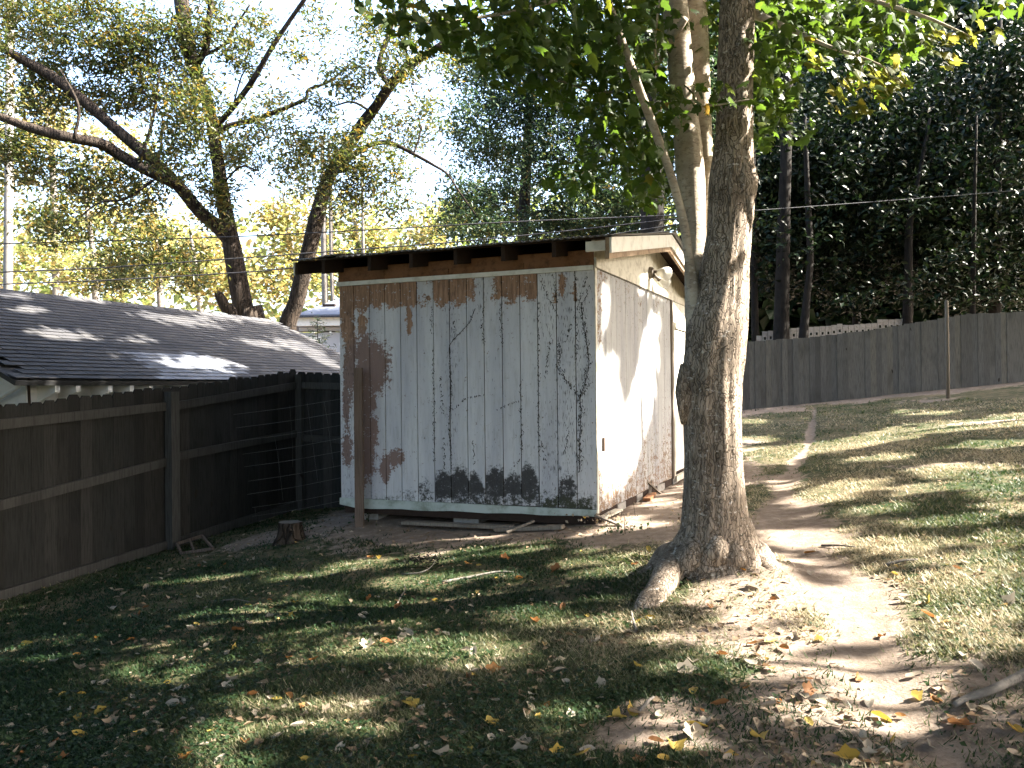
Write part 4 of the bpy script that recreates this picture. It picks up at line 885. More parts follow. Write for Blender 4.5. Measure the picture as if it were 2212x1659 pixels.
# ================================================================== THE MAPLE IN FRONT OF THE SHED
MD = 6.03
maple = empty('maple_tree', (1.48, 6.05, 0.2), 'big grey barked maple standing before the shed, splitting into several stems', 'tree')
def bark_tube(name, rows, mat, n=56, sub=8, furrow=0.012, lump=0.03, seed=0, par=maple):
    """rows (y, left px, right px, distance): a trunk skin with furrows and lumps."""
    R_ = smooth_line([(r[1], r[2], r[0], r[3] if len(r) > 3 else MD) for r in rows], sub)
    th = np.arange(n) * 2 * math.pi / n; v = []
    for (xl, xr, y, D) in R_:
        c = V(np.array((xl + xr) / 2), np.array(y), np.array(D)); r = (xr - xl) / FPX * D / 2; z = c[2]
        a = th / (2 * math.pi)
        px_ = np.cos(th) * 3 + seed * 5; py_ = np.sin(th) * 3
        lum = (fbm(px_ * 0.9, py_ * 0.9 + z * 1.3, seed) - .44) * lump * 2.5
        # vertical furrows
        fr_ = vnoise(np.cos(th) * 5.5 + seed * 9 + 20, np.sin(th) * 5.5 + z * 1.8 + 40, seed + 3); fr_ = np.abs(fr_ - .5) * 2
        f2 = vnoise(np.cos(th) * 12 + seed * 9 + 20, np.sin(th) * 12 + z * 4 + 40, seed + 4)
        rr = r + lum * r * 2 - furrow * (1 - fr_) ** 3 * 0.8 - furrow * .35 * f2 + furrow * .4
        v.append(np.stack([c[0] + np.cos(th) * rr, c[1] + np.sin(th) * rr, np.full(n, z)], 1))
    m_ = len(v); v = np.concatenate(v) - parent_loc(par); i0 = np.arange(m_ - 1)[:, None] * n + np.arange(n)[None, :]; k1 = np.arange(m_ - 1)[:, None] * n + (np.arange(n)[None, :] + 1) % n
    f = np.stack([i0, k1, k1 + n, i0 + n], -1).reshape(-1, 4)
    if v[0][2] > v[-1][2]: f = f[:, ::-1]
    return obj(name, np_mesh(name, v, f, True), mat, par)
trunk_rows = [(-420, 1572, 1632), (-150, 1563, 1635), (0, 1557, 1630), (100, 1553, 1627), (200, 1550, 1624), (300, 1545, 1624), (390, 1533, 1624), (500, 1528, 1620), (580, 1514, 1615), (640, 1504, 1615), (700, 1484, 1613), (760, 1478, 1609), (833, 1473, 1602), (936, 1476, 1602), (1019, 1477, 1606), (1101, 1474, 1614), (1163, 1466, 1627), (1205, 1458, 1640), (1240, 1448, 1656), (1270, 1440, 1668), (1300, 1436, 1674)]
bark_tube('trunk', [(r[0], r[1], r[2], MD) for r in trunk_rows], MT['bark_maple'], 72, 12, 0.016, 0.035, 1)
bark_tube('stem', [(-420, 1398, 1440, 6.55), (-200, 1414, 1460, 6.52), (0, 1431, 1484, 6.5), (195, 1448, 1501, 6.46), (350, 1459, 1519, 6.42), (430, 1468, 1524, 6.38), (540, 1477, 1526, 6.28), (620, 1479, 1535, 6.16), (700, 1481, 1550, 6.08), (790, 1486, 1560, 6.05)], MT['bark_stem'], 40, 8, 0.004, 0.03, 2)
bark_tube('stem', [(-420, 1470, 1504, 6.8), (0, 1484, 1527, 6.75), (195, 1500, 1534, 6.72), (360, 1515, 1540, 6.68), (480, 1512, 1541, 6.55), (600, 1508, 1545, 6.3), (700, 1500, 1550, 6.1)], MT['bark_stem'], 32, 8, 0.003, 0.03, 3)
bark_tube('stem', [(-60, 1290, 1312, 5.8), (0, 1302, 1322, 5.82), (164, 1359, 1380, 5.85), (258, 1396, 1416, 5.9), (367, 1436, 1455, 5.95), (470, 1464, 1484, 6.0), (545, 1476, 1497, 6.03), (620, 1482, 1510, 6.06), (700, 1489, 1522, 6.06), (780, 1498, 1536, 6.1), (840, 1506, 1546, 6.12)], MT['bark_stem'], 20, 8, 0.002, 0.03, 4)
for kx, ky, D, r_ in ((1608, 392, 5.97, .075), (1612, 440, 5.98, .055), (1600, 120, 5.95, .06), (1476, 848, 5.98, .06)):
    c = V(np.array(float(kx)), np.array(float(ky)), np.array(D)); m = MB().tube([c + (0, 0, -.22), c + (0.005, -.02, -.1), c + (.0, -.03, 0), c + (0, -.02, .09), c + (0, 0, .2)], [.02, r_ * .85, r_, r_ * .8, .02], 14, True, .16, kx)
    m.build('burl', MT['bark_maple'], maple, True)
def gpx(x, y, dz=0.0): P = ground_px(np.array(float(x)), np.array(float(y))); return np.array((P[0], P[1], float(G(np.array(P[0]), np.array(P[1]))) + dz))
def root(pts, rads, mat='bark_maple'):
    P = smooth_line([(*p_, r) for p_, r in zip(pts, rads)], 5); MB().tube(P[:, :3], P[:, 3], 14, True, .07, random.random() * 9).build('root', MT[mat], maple, True)
T_ = lambda x, y, D=MD: V(np.array(float(x)), np.array(float(y)), np.array(float(D)))
root([T_(1515, 1130, 5.98), T_(1492, 1205, 5.88), gpx(1462, 1262, .06), gpx(1428, 1290, .03), gpx(1398, 1312, .0), gpx(1375, 1322, -.06)], [.05, .11, .115, .095, .08, .04])
root([T_(1500, 1120, 6.05), T_(1470, 1195, 6.05), gpx(1440, 1232, .05), gpx(1408, 1243, -.01), gpx(1350, 1255, -.06)], [.05, .10, .085, .06, .02])
root([T_(1560, 1130, 5.92), T_(1548, 1200, 5.80), gpx(1535, 1248, .03), gpx(1528, 1268, -.05)], [.05, .095, .085, .04])
root([T_(1600, 1110, 6.0), T_(1618, 1190, 5.97), gpx(1640, 1232, .03), gpx(1668, 1252, -.05), gpx(1700, 1268, -.10)], [.05, .10, .09, .07, .04])
root([T_(1600, 1120, 6.15), T_(1622, 1190, 6.15), gpx(1650, 1218, -.01), gpx(1690, 1226, -.09)], [.05, .085, .07, .04])
root([T_(1580, 1140, 5.9), T_(1590, 1210, 5.78), gpx(1598, 1252, .02), gpx(1606, 1275, -.05)], [.04, .075, .06, .03])

# maple leaves
def maple_leaf_mesh(seed):
    r_ = random.Random(seed); half = [(0.02, -.46), (.20, -.44), (.34, -.26), (.28, -.14), (.52, .06), (.36, .10), (.24, .08), (.22, .24), (.11, .34), (0, .56)]
    ol = half + [(-x, y) for x, y in half[-2::-1]]
    k1, k2 = r_.uniform(.15, .45), r_.uniform(.1, .5)
    v = [(x, y, -abs(x) * k1 - k2 * max(0, y) ** 2 + r_.uniform(-.015, .015)) for x, y in ol] + [(0, -.05, .02), (0, .25, -k2 * .05)]
    n = len(ol); f = []
    for i in range(n - 1): f.append((i, i + 1, n if (ol[i][1] + ol[i + 1][1]) / 2 < .12 else n + 1))
    f += [(n - 1, 0, n)]
    f += [(i, n, n + 1) for i in ()]
    # close the two fans
    a = [i for i in range(n - 1) if (ol[i][1] + ol[i + 1][1]) / 2 >= .12]; f += [(a[0], n + 1, n), (a[-1] + 1, n, n + 1)]
    v += [(0.008, -.46, 0), (-.008, -.46, 0), (0, -.85, -.1)]; f.append((n + 2, n + 3, n + 4))
    return raw_mesh('leaf', v, f)
LM = [maple_leaf_mesh(i) for i in range(6)]
MT['leaf_maple_obj'] = None
def leaf_obj_mat(name='single maple leaf', stops=((0, (0.035, 0.06, 0.014)), (0.5, (0.055, 0.085, 0.018)), (0.93, (0.09, 0.115, 0.024)), (1, (0.32, 0.21, 0.03)))):
    t = NT(name); col = t.ramp(t.rand(), list(stops)); c = t.coord('Object')
    vein = t.noise(c, 9, 3); col = t.mix(t.math('MULTIPLY', vein, 0.35), col, (0.03, 0.05, 0.012)); p_ = t.bsdf(col, 0.42, 0.35); tr = t.n('BsdfTranslucent')
    hs_ = t.n('HueSaturation'); hs_.inputs['Value'].default_value = 2.0; hs_.inputs['Hue'].default_value = .485; t.l(col, hs_.inputs['Color']); t.l(hs_.outputs[0], tr.inputs[0])
    mx = t.n('MixShader'); mx.inputs[0].default_value = 0.52; t.l(p_, mx.inputs[1]); t.l(tr.outputs[0], mx.inputs[2]); return t.done(mx.outputs[0])
MT['leaf_maple_obj'] = leaf_obj_mat()
for q in LM: q.materials.append(MT['leaf_maple_obj'])
LMY = [q.copy() for q in LM]; MT['leaf_sunlit'] = leaf_obj_mat('sunlit maple leaf', ((0, (0.075, 0.09, 0.012)), (0.6, (0.11, 0.12, 0.016)), (1, (0.17, 0.15, 0.02))))  # yellower copy: sunlight on the right-hand sprays put into the leaf colour
for q in LMY: q.materials.clear(); q.materials.append(MT['leaf_sunlit'])
def ray_clear(P, tgt, rad):
    d = P - tgt; al = d @ SD; return (al > 0) & (np.linalg.norm(d - al[:, None] * SD, axis=1) < rad)
SUNNY = ((1900, 160, 5.4, .16), (1855, 205, 5.3, .17), (1775, 125, 5.3, .1), (1930, 190, 5.35, .12), (1860, 235, 5.3, .09), (2045, 85, 5.3, .13), (2130, 75, 5.4, .13), (2050, 115, 5.3, .1), (1500, 420, 6.4, .2), (1500, 520, 6.3, .2), (1525, 420, 6.6, .15), (1515, 330, 6.6, .12), (1505, 170, 6.5, .1), (1522, 220, 6.7, .1), (1620, 560, 6.0, .12), (1615, 330, 6.0, .1), (1480, 480, 6.0, .08))
def clear_sunny(P, extra=0.0):                         # keep the maple's bright sprays and stem edges in the sun
    for x, y, D, rad in SUNNY: P = P[~ray_clear(P, V(np.array(float(x)), np.array(float(y)), np.array(D)), rad + extra)]
    return P
# (px, py, rx, ry, distance, spread, count of single leaves, count of massed leaves)
MB_ = [(830, 20, 60, 60, 5.4, .4, 16, 20), (930, 45, 90, 75, 5.3, .5, 34, 60), (1050, 60, 110, 80, 5.6, .7, 26, 190), (1180, 50, 110, 90, 5.9, .9, 16, 260), (1310, 60, 110, 110, 6.2, .9, 10, 320), (1290, 190, 130, 70, 6.6, .8, 10, 260), (1130, 150, 90, 50, 6.2, .6, 12, 100), (1400, 250, 90, 110, 6.8, .8, 12, 330), (1340, 320, 90, 60, 7.0, .6, 8, 150), (1240, 380, 70, 40, 6.6, .5, 10, 60), (1400, 400, 60, 60, 7.0, .5, 6, 120), (1490, 60, 80, 70, 7.0, .5, 0, 150),
  (1500, 215, 75, 30, 5.6, .2, 14, 20), (1590, 205, 60, 26, 5.55, .2, 8, 10), (1700, 60, 100, 80, 6.6, .9, 14, 320), (1830, 40, 110, 80, 6.6, .9, 12, 340), (1680, 180, 55, 90, 6.6, .7, 12, 200), (1700, 270, 60, 45, 6.3, .5, 10, 80), (1650, 230, 40, 100, 6.9, .5, 4, 120), (1960, 30, 100, 50, 6.3, .8, 8, 200), (1900, 100, 120, 50, 6.0, .6, 6, 160),
  (1900, 150, 70, 45, 5.4, .25, 30, 14), (1855, 200, 70, 50, 5.3, .25, 26, 10), (1770, 125, 35, 22, 5.3, .15, 12, 2), (1920, 180, 60, 35, 5.35, .2, 16, 6), (1855, 235, 26, 14, 5.3, .1, 6, 0), (2040, 80, 42, 22, 5.3, .15, 13, 3), (2120, 70, 50, 28, 5.4, .2, 14, 6), (2050, 120, 30, 30, 5.3, .1, 7, 0), (2150, 15, 70, 30, 5.5, .3, 12, 30), (1420, 362, 30, 10, 5.7, .1, 5, 0), (1370, 60, 100, 90, 5.9, .4, 0, 120)]
YELLOW = [(1230, 45, 60, 35), (1180, 80, 40, 30), (1420, 150, 20, 20)]
crown_pts, crown_size, single = [], [], []
for (x, y, rx, ry, D, sp, ns, nm) in MB_:
    for k in range(ns + nm):
        a, q = random.random() * 6.283, math.sqrt(random.random()); d = D + random.gauss(0, sp * .6)
        P = V(np.array(x + rx * q * math.cos(a)), np.array(y + ry * q * math.sin(a)), np.array(d))
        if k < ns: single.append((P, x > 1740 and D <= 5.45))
        else: crown_pts.append(P)
up_ = clumps([(0.2, 6.2, 5.6), (1.4, 6.2, 6.6), (2.8, 6.4, 6.0), (1.2, 6.6, 8.2), (-1.2, 6.0, 6.4), (-0.2, 7.6, 7.2)], [(1.6, 1.8, .9), (1.6, 1.6, 1.2), (1.6, 1.6, 1.0), (2.0, 1.8, 1.4), (1.4, 1.5, 1.0), (1.6, 1.4, 1.2)], 26, 14, .22)
xx_, yy_, _ = px(up_); up_ = up_[yy_ < -50]
k_, H_ = light_target(up_); up_ = clear_sunny(up_[~is_lit(k_, H_)], .1); crown_pts = list(clear_sunny(np.array(crown_pts), -.02))
def lobed_cloud(name, C, size, mat, parent, tint):
    n = len(C); tv = np.array([v.co[:] for v in LM[0].vertices]); tf = []
    for p_ in LM[0].polygons: tf.append(tuple(p_.vertices))
    tf = np.array(tf); nr = rand_unit(n) * .75 + np.array((.35, -.4, .55)); nr /= np.linalg.norm(nr, axis=1)[:, None]; a = rand_unit(n); a[:, 2] -= .8; a -= nr * np.sum(a * nr, 1)[:, None]; a /= np.linalg.norm(a, axis=1)[:, None]
    b = np.cross(a, nr); L = np.asarray(size)[:, None, None]
    v = C[:, None, :] + L * (tv[None, :, 0:1] * b[:, None, :] + tv[None, :, 1:2] * a[:, None, :] + tv[None, :, 2:3] * nr[:, None, :] * rng.uniform(.5, 1.6, (n, 1, 1)))
    me = np_mesh(name, v.reshape(-1, 3) - parent_loc(parent), (tf[None] + (np.arange(n) * len(tv))[:, None, None]).reshape(-1, 3)); attr(me, 'tint', np.repeat(tint, len(tf)), 'FACE')
    return obj(name, me, mat, parent)
crown = lobed_cloud('crown', np.concatenate([np.array(crown_pts), up_]), rng.uniform(.075, .115, len(crown_pts) + len(up_)), MT['leaf_maple'], maple, np.clip(rng.beta(2, 2.6, len(crown_pts) + len(up_)), 0, .99))
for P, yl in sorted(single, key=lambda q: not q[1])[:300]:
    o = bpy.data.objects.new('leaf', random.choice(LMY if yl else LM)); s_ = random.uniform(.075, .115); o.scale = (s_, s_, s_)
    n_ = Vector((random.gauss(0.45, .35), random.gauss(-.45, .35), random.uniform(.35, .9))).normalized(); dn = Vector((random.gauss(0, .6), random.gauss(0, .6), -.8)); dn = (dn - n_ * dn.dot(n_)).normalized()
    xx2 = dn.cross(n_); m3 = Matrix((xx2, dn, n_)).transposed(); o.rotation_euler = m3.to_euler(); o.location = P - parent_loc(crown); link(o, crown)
for pts in ([(1500, 232, 5, 5.6), (1560, 225, 4, 5.6), (1620, 215, 3, 5.5)], [(1630, 30, 22, 6.1), (1700, 60, 12, 5.9), (1790, 100, 8, 5.6), (1900, 140, 5, 5.4), (1960, 190, 3, 5.35)], [(1630, -40, 20, 6.1), (1800, -20, 12, 5.8), (1980, 30, 8, 5.5), (2100, 80, 4, 5.4)], [(1480, 40, 16, 6.2), (1400, 160, 9, 6.6), (1300, 200, 6, 6.7), (1200, 170, 4, 6.5)],
            [(1440, -30, 20, 6.1), (1250, -10, 12, 5.8), (1080, 30, 8, 5.6), (930, 50, 5, 5.4), (850, 30, 3, 5.4)], [(1445, 380, 6, 5.95), (1420, 300, 5, 6.4), (1350, 310, 4, 6.8), (1250, 380, 2.5, 6.7)], [(1418, 150, 6, 6.0), (1415, 90, 6, 6.0), (1424, 0, 5, 6.0)]):
    limb('limb', pts, MT['bark_stem'], maple, 7, .04)

# ================================================================== BIG TREES BEHIND THE GARAGE
def tree_base(x, Y, y=900.0): p = V(np.array(float(x)), np.array(y), np.array(float(Y))); return (p[0], p[1], float(G0(p[0], p[1])))
def tree(name, label, base, Y, limbs, blobs, spread, n_sub, n_leaf, sub_r, size, bark, leaf, aspect=.45, group=None, extra=None, up=.5, droop=.2, trunk_only=False, tint=None):
    o = empty(name, base, label, 'tree', group)
    for i, L in enumerate(limbs): limb('trunk' if i == 0 else 'limb', L, MT[bark], o, 12 if i == 0 else 8, .06)
    if blobs:
        cs, rs = vblobs(blobs, Y, spread); P = clumps(cs, rs, n_sub, n_leaf, sub_r)
        if extra is not None: P = np.concatenate([P, extra])
        leaf_cloud('crown', P, rng.uniform(size * .7, size * 1.25, len(P)), MT[leaf], o, aspect, None if tint is None else np.clip(tint + rng.normal(0, .22, len(P)), 0, 1), droop, up)
    return o
def foot(limb0, Y):
    x, y, wd, D = limb0[0]; p = V(np.array(float(x)), np.array(float(y)), np.array(float(D))); z = float(G0(p[0], p[1])) - .2
    xx, yy, _ = px(np.array((p[0] + (limb0[0][0] - limb0[1][0]) / FPX * D * .6, D, z))); return [(float(xx), float(yy), wd * 1.25, D)] + limb0
L1 = foot([(545, 690, 52, 24), (528, 676, 44, 24), (501, 536, 38, 24), (490, 474, 33, 24), (480, 412, 31, 24), (468, 330, 26, 24), (451, 231, 26, 24), (414, 136, 29, 24), (397, 41, 31, 24), (385, -60, 28, 24), (370, -200, 18, 24)], 24)
L1b = [[(497, 520, 34, 24), (470, 490, 32, 24), (430, 455, 30, 23.8), (381, 396, 28, 23.6), (319, 338, 26, 23.3), (254, 282, 25, 23), (183, 220, 25, 22.8), (110, 163, 24, 22.6), (50, 130, 20, 22.4), (0, 103, 16, 22.2), (-120, 60, 10, 22)],
  [(385, 400, 26, 23.6), (311, 363, 26, 23.2), (257, 334, 25, 23), (216, 310, 25, 22.6), (143, 296, 24, 22.2), (67, 276, 21, 22), (0, 252, 18, 21.8), (-140, 200, 10, 21.6)], [(468, 272, 14, 24), (507, 227, 13, 23.8), (550, 167, 12, 23.4), (583, 110, 11, 23.2), (627, 43, 10, 23), (657, 0, 9, 22.8), (710, -80, 5, 22.6)],
  [(470, 284, 14, 24), (500, 270, 13, 24), (533, 263, 12, 24), (567, 252, 12, 24), (617, 233, 10, 24), (660, 213, 9, 24), (667, 193, 7, 24), (710, 177, 6, 24), (760, 135, 4, 24)], [(425, 140, 15, 24), (447, 100, 13, 23.8), (450, 50, 12, 23.6), (457, 0, 11, 23.5), (470, -90, 8, 23.4)], [(440, 120, 8, 24), (483, 97, 7, 23.8), (507, 60, 6, 23.8), (540, 10, 4, 23.6)],
  [(300, 350, 9, 23), (330, 260, 6, 22.8), (345, 150, 4, 22.8)], [(340, 370, 6, 23), (350, 250, 4, 22.9), (300, 190, 3, 22.8)], [(160, 300, 8, 22), (170, 230, 6, 22), (130, 150, 4, 22)], [(478, 400, 5, 24), (520, 360, 4, 23.6), (560, 370, 2.5, 23.4)], [(330, 390, 7, 23), (270, 430, 5, 22.6), (210, 440, 4, 22.4), (140, 500, 2.5, 22)],
  [(500, 240, 4, 23.8), (530, 150, 3, 23.5), (580, 150, 2, 23.5)], [(720, 170, 3, 24), (760, 175, 2, 24)]]
B1 = [(60, 40, 110, 90), (200, 60, 110, 90), (330, 90, 100, 80), (120, 190, 120, 80), (270, 190, 90, 70), (380, 200, 80, 80), (40, 330, 80, 60), (150, 380, 100, 60), (280, 420, 90, 60), (390, 330, 70, 70), (430, 230, 60, 70), (520, 120, 50, 50), (560, 60, 40, 40), (640, 110, 34, 34), (600, 225, 40, 30), (690, 50, 30, 40), (520, 330, 60, 60), (330, 540, 100, 50), (250, 590, 80, 40), (390, 600, 60, 40), (120, 480, 90, 50), (450, 60, 60, 70), (470, 440, 50, 60), (730, 170, 26, 22), (-60, 150, 80, 120), (-60, 330, 60, 80), (560, 270, 40, 40)]
tree('tall_tree', 'spreading dark limbed tree behind the garage, two heavy limbs reaching out of frame', tree_base(552, 24), 23.2, [L1] + L1b, B1, 1.6, 40, 34, .25, .165, 'bark_left', 'leaf_left', .36, droop=.5)
L2 = foot([(618, 728, 36, 24), (640, 655, 36, 24), (655, 590, 35, 24), (672, 520, 33, 24), (690, 445, 31, 24), (712, 380, 28, 24), (750, 320, 26, 24), (787, 263, 25, 24), (814, 227, 23, 23.8), (844, 183, 22, 23.6), (887, 140, 19, 23.4), (937, 108, 16, 23.2), (1010, 60, 11, 23)], 24)
L2b = [[(842, 185, 13, 23.6), (822, 155, 12, 23.6), (820, 127, 11, 23.6), (837, 83, 10, 23.6), (850, 30, 7, 23.4), (840, -60, 4, 23.4)], [(730, 368, 14, 24), (770, 330, 12, 24), (810, 310, 11, 23.8), (847, 310, 10, 23.6), (894, 333, 8, 23.4), (937, 357, 6, 23.2), (967, 377, 5, 23), (994, 417, 4, 22.8), (1027, 463, 3, 22.8)], [(730, 372, 8, 23.9), (770, 362, 7, 23.6), (815, 360, 5, 23.4)], [(893, 333, 5, 23.4), (905, 300, 4, 23.4), (910, 270, 2.5, 23.4)], [(800, 240, 6, 24), (760, 220, 5, 24), (720, 230, 3, 24)]]
B2 = [(700, 330, 70, 50), (780, 330, 70, 50), (760, 400, 70, 50), (830, 380, 60, 40), (640, 380, 60, 50), (640, 320, 40, 40), (880, 270, 70, 50), (920, 230, 34, 26), (850, 130, 60, 60), (760, 170, 50, 50), (790, 60, 40, 50), (880, 60, 60, 50), (950, 140, 30, 24), (700, 250, 40, 40), (850, 440, 50, 35), (740, 450, 40, 40), (640, 300, 40, 30)]
tree('tall_tree', 'leaning tree with scaly pale trunk between the garage end and the shed roof', tree_base(615, 24), 23.6, [L2] + L2b, B2, 1.4, 20, 32, .26, .16, 'bark_left', 'leaf_left', .36, droop=.5)
o = empty('broken_trunk', tree_base(500, 23), 'short snapped off brown trunk beside the spreading tree', 'broken tree'); limb('trunk', foot([(505, 700, 22, 23), (490, 668, 22, 23), (474, 640, 20, 23), (466, 632, 8, 23)], 23), MT['bark_left'], o, 9, .1)
# far sunlit trees
FARW = [([(-20, 420, 90, 110), (60, 560, 90, 80), (-60, 620, 90, 90)], 'sunny tree beside the utility pole with golden leaves', 44, .75), ([(190, 470, 90, 90), (160, 580, 90, 60), (230, 600, 70, 50)], 'bright yellow green tree low between the pole and the spreading tree', 48, .7), ([(330, 480, 90, 80), (300, 600, 90, 50)], 'pale golden tree behind the two heavy limbs', 52, .8),
  ([(620, 470, 70, 60), (590, 600, 70, 50), (660, 560, 60, 50)], 'yellowing tree filling the gap between the two leaning trunks', 50, .8), ([(770, 500, 80, 60), (720, 600, 70, 60), (830, 560, 70, 40)], 'hazy yellow green tree behind the low end of the shed roof', 55, .7), ([(930, 500, 80, 60), (880, 560, 80, 40)], 'pale sunlit tree above the middle of the shed roof', 58, .75),
  ([(100, 250, 110, 90), (-60, 260, 90, 100), (230, 330, 100, 70)], 'tall golden tree seen through the heavy limbs', 46, .8), ([(420, 560, 70, 60), (480, 610, 60, 40)], 'low orange tinged tree just over the garage ridge', 42, .85)]
for i, (bl, lb, Y_, tn) in enumerate(FARW):
    bx, by = bl[0][0], bl[0][1]
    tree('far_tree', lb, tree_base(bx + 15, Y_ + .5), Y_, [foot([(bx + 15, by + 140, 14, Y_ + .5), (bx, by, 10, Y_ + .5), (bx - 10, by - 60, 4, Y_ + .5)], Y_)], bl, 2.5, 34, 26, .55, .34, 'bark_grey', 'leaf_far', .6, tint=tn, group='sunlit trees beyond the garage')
for x, w_, lb in ((700, 14, 'slim bare grey trunk just above the low corner of the shed roof'), (716, 9, 'thinner bare trunk paired with the slim grey one by the shed roof'), (785, 7, 'faint pale thin trunk in the sunlit gap above the shed roof')):
    o = empty('slim_tree', tree_base(x, 38), lb, 'tree'); limb('trunk', foot([(x + 4, 700, w_, 38), (x, 560, w_, 38), (x - 2, 440, w_ * .9, 38), (x - 4, 300, w_ * .6, 38)], 38), MT['bark_grey'], o, 8)
# small spruce sapling before the house
sp = empty('spruce_sapling', tree_base(686, 29), 'thin dark spruce sapling before the window of the grey house', 'tree'); A = V(np.array(688.), np.array(790.), np.array(29.)); B = V(np.array(685.), np.array(682.), np.array(29.))
bz = tree_base(688, 29)[2]; MB().tube([(A[0], A[1], bz - .1), tuple(A), tuple(B)], [.05, .035, .008], 6).build('trunk', MT['bark_dark'], sp)
bp = []; mm = MB()
for i in range(34):
    f_ = (i / 34) ** .9; c = A + (B - A) * f_ - np.array((0, 0, (1 - f_) * .5)); a = i * 2.4; L = .95 * (1 - f_) + .12; e = c + np.array((math.cos(a) * L, math.sin(a) * L, .05)); mm.tube([c, e], [.012, .004], 4)
    k = int(26 * (1 - f_) + 5); bp.append(c + (e - c) * rng.uniform(.2, 1.05, (k, 1)) + rng.normal(0, .045, (k, 3)))
mm.build('branches', MT['bark_dark'], sp); leaf_cloud('crown', np.concatenate(bp), .11, MT['leaf_cedar'], sp, .35)

# evergreens behind the shed
CE = [(1010, 130, 70, 70), (1080, 220, 90, 80), (1060, 330, 90, 60), (1000, 420, 60, 60), (1090, 430, 90, 60), (1180, 330, 90, 80), (1200, 200, 100, 90), (1300, 280, 90, 90), (1250, 420, 100, 70), (1350, 420, 80, 80), (1030, 500, 80, 40), (1180, 500, 100, 40), (1330, 510, 90, 50), (1450, 350, 70, 120), (1120, 100, 90, 80), (1260, 100, 100, 90), (1400, 160, 90, 120), (1000, 260, 40, 50)]
tree('cedar_tree', 'broad blue green evergreen rising over the shed roof', tree_base(1130, 33), 32, [foot([(1130, 520, 26, 33), (1135, 400, 24, 33), (1145, 200, 16, 33), (1150, 0, 8, 33)], 33), [(1130, 470, 8, 32), (1180, 455, 6, 31), (1250, 468, 4, 30.5)]], CE, 2.2, 74, 44, .33, .18, 'bark_dark', 'leaf_cedar', .42, up=.3)
tree('pine_tree', 'straight dark pine trunk rising behind the shed ridge', tree_base(1408, 27), 27, [foot([(1410, 560, 52, 27), (1409, 440, 50, 27), (1407, 300, 48, 27), (1404, 100, 44, 27), (1400, -120, 38, 27)], 27)], [(1430, 60, 110, 80), (1530, 180, 90, 110), (1560, 330, 70, 120)], 2.0, 60, 26, .3, .16, 'bark_dark', 'leaf_cedar', .4)
GA = [(1000, 470, 60, 40), (1250, 480, 90, 40), (1400, 470, 70, 60), (1530, 450, 60, 90)]
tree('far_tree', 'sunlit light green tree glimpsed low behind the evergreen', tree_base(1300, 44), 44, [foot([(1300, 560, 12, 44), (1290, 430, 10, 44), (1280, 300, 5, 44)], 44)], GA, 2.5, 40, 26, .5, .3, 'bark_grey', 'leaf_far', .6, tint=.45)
# dark wood beyond the board fence
DW = [([(1630, 640, 14, 27), (1628, 450, 13, 27), (1622, 200, 11, 27), (1615, -60, 8, 27)], [(1640, 420, 70, 90), (1620, 250, 70, 90), (1660, 540, 60, 80)], 28, 'slim straight trunk at the edge of the maple against the dark wood'), ([(1688, 735, 34, 26.2), (1690, 620, 30, 26.2), (1694, 450, 27, 26.2), (1700, 250, 22, 26.2), (1705, 0, 16, 26.2)], [(1700, 420, 90, 110), (1740, 250, 100, 100), (1690, 580, 60, 70)], 29, 'thick dark trunk behind the white panel fence'),
  ([(1735, 740, 22, 25.6), (1742, 650, 16, 25.6), (1750, 560, 14, 25.6), (1745, 430, 12, 25.6), (1738, 250, 9, 25.6)], [(1790, 500, 90, 100), (1830, 620, 80, 60), (1760, 330, 90, 100)], 28, 'leaning slender trunk before the white panel fence'), ([(1958, 740, 22, 26.5), (1962, 640, 20, 26.5), (1965, 480, 14, 26.5), (1985, 380, 10, 26.5), (2010, 250, 6, 26.5)], [(1900, 420, 110, 120), (1980, 560, 100, 90), (1930, 250, 110, 110)], 28, 'mossy trunk rising straight behind the board fence'),
  ([(1970, 640, 9, 30), (1990, 460, 7, 30), (2010, 360, 6, 30), (2030, 250, 3, 30)], [(2050, 480, 110, 120), (2080, 620, 110, 60), (2040, 320, 110, 110)], 28, 'thin forked grey trunk in the middle of the dark wood'), ([(2150, 760, 26, 28), (2150, 560, 24, 28), (2155, 300, 18, 28), (2160, 0, 10, 28)], [(2160, 520, 110, 130), (2200, 640, 100, 60), (2170, 320, 110, 120), (2190, 150, 110, 110)], 27.5, 'dense dark evergreen at the high end of the board fence'),
  ([(1850, 700, 18, 31), (1850, 400, 16, 31), (1850, 100, 10, 31)], [(1840, 180, 120, 110), (1850, 560, 90, 90), (1960, 130, 110, 90), (2080, 180, 110, 90), (1850, 350, 100, 100)], 31, 'tall dark evergreen deep in the wood beyond the board fence'), ([(2330, 700, 26, 27), (2330, 300, 22, 27), (2330, 0, 12, 27)], [(2320, 500, 120, 150), (2330, 250, 130, 150), (2300, 60, 120, 120)], 27, 'dark evergreen past the end of the board fence')]
for L, bl, Y_, lb in DW:
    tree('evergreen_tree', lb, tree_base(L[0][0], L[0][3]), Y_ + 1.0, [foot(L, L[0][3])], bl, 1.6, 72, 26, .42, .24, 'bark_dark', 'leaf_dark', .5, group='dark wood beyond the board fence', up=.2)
fb = np.concatenate([V(rng.uniform(1600, 2330, 5200), 60 + 500 * rng.random(5200) ** .8 + rng.normal(0, 22, 5200), rng.uniform(24.0, 25.6, 5200)), V(rng.uniform(1800, 2330, 1500), rng.uniform(540, 660, 1500), rng.uniform(24.2, 25.6, 1500))])
fb = fb[fbm(fb[:, 0] * 1.1, fb[:, 2] * 1.1, 15) > .40]; hb = empty('holly_tree', tree_base(2100, 25.8), 'low hanging dark holly boughs in front of the wood, just behind the board fence', 'tree')
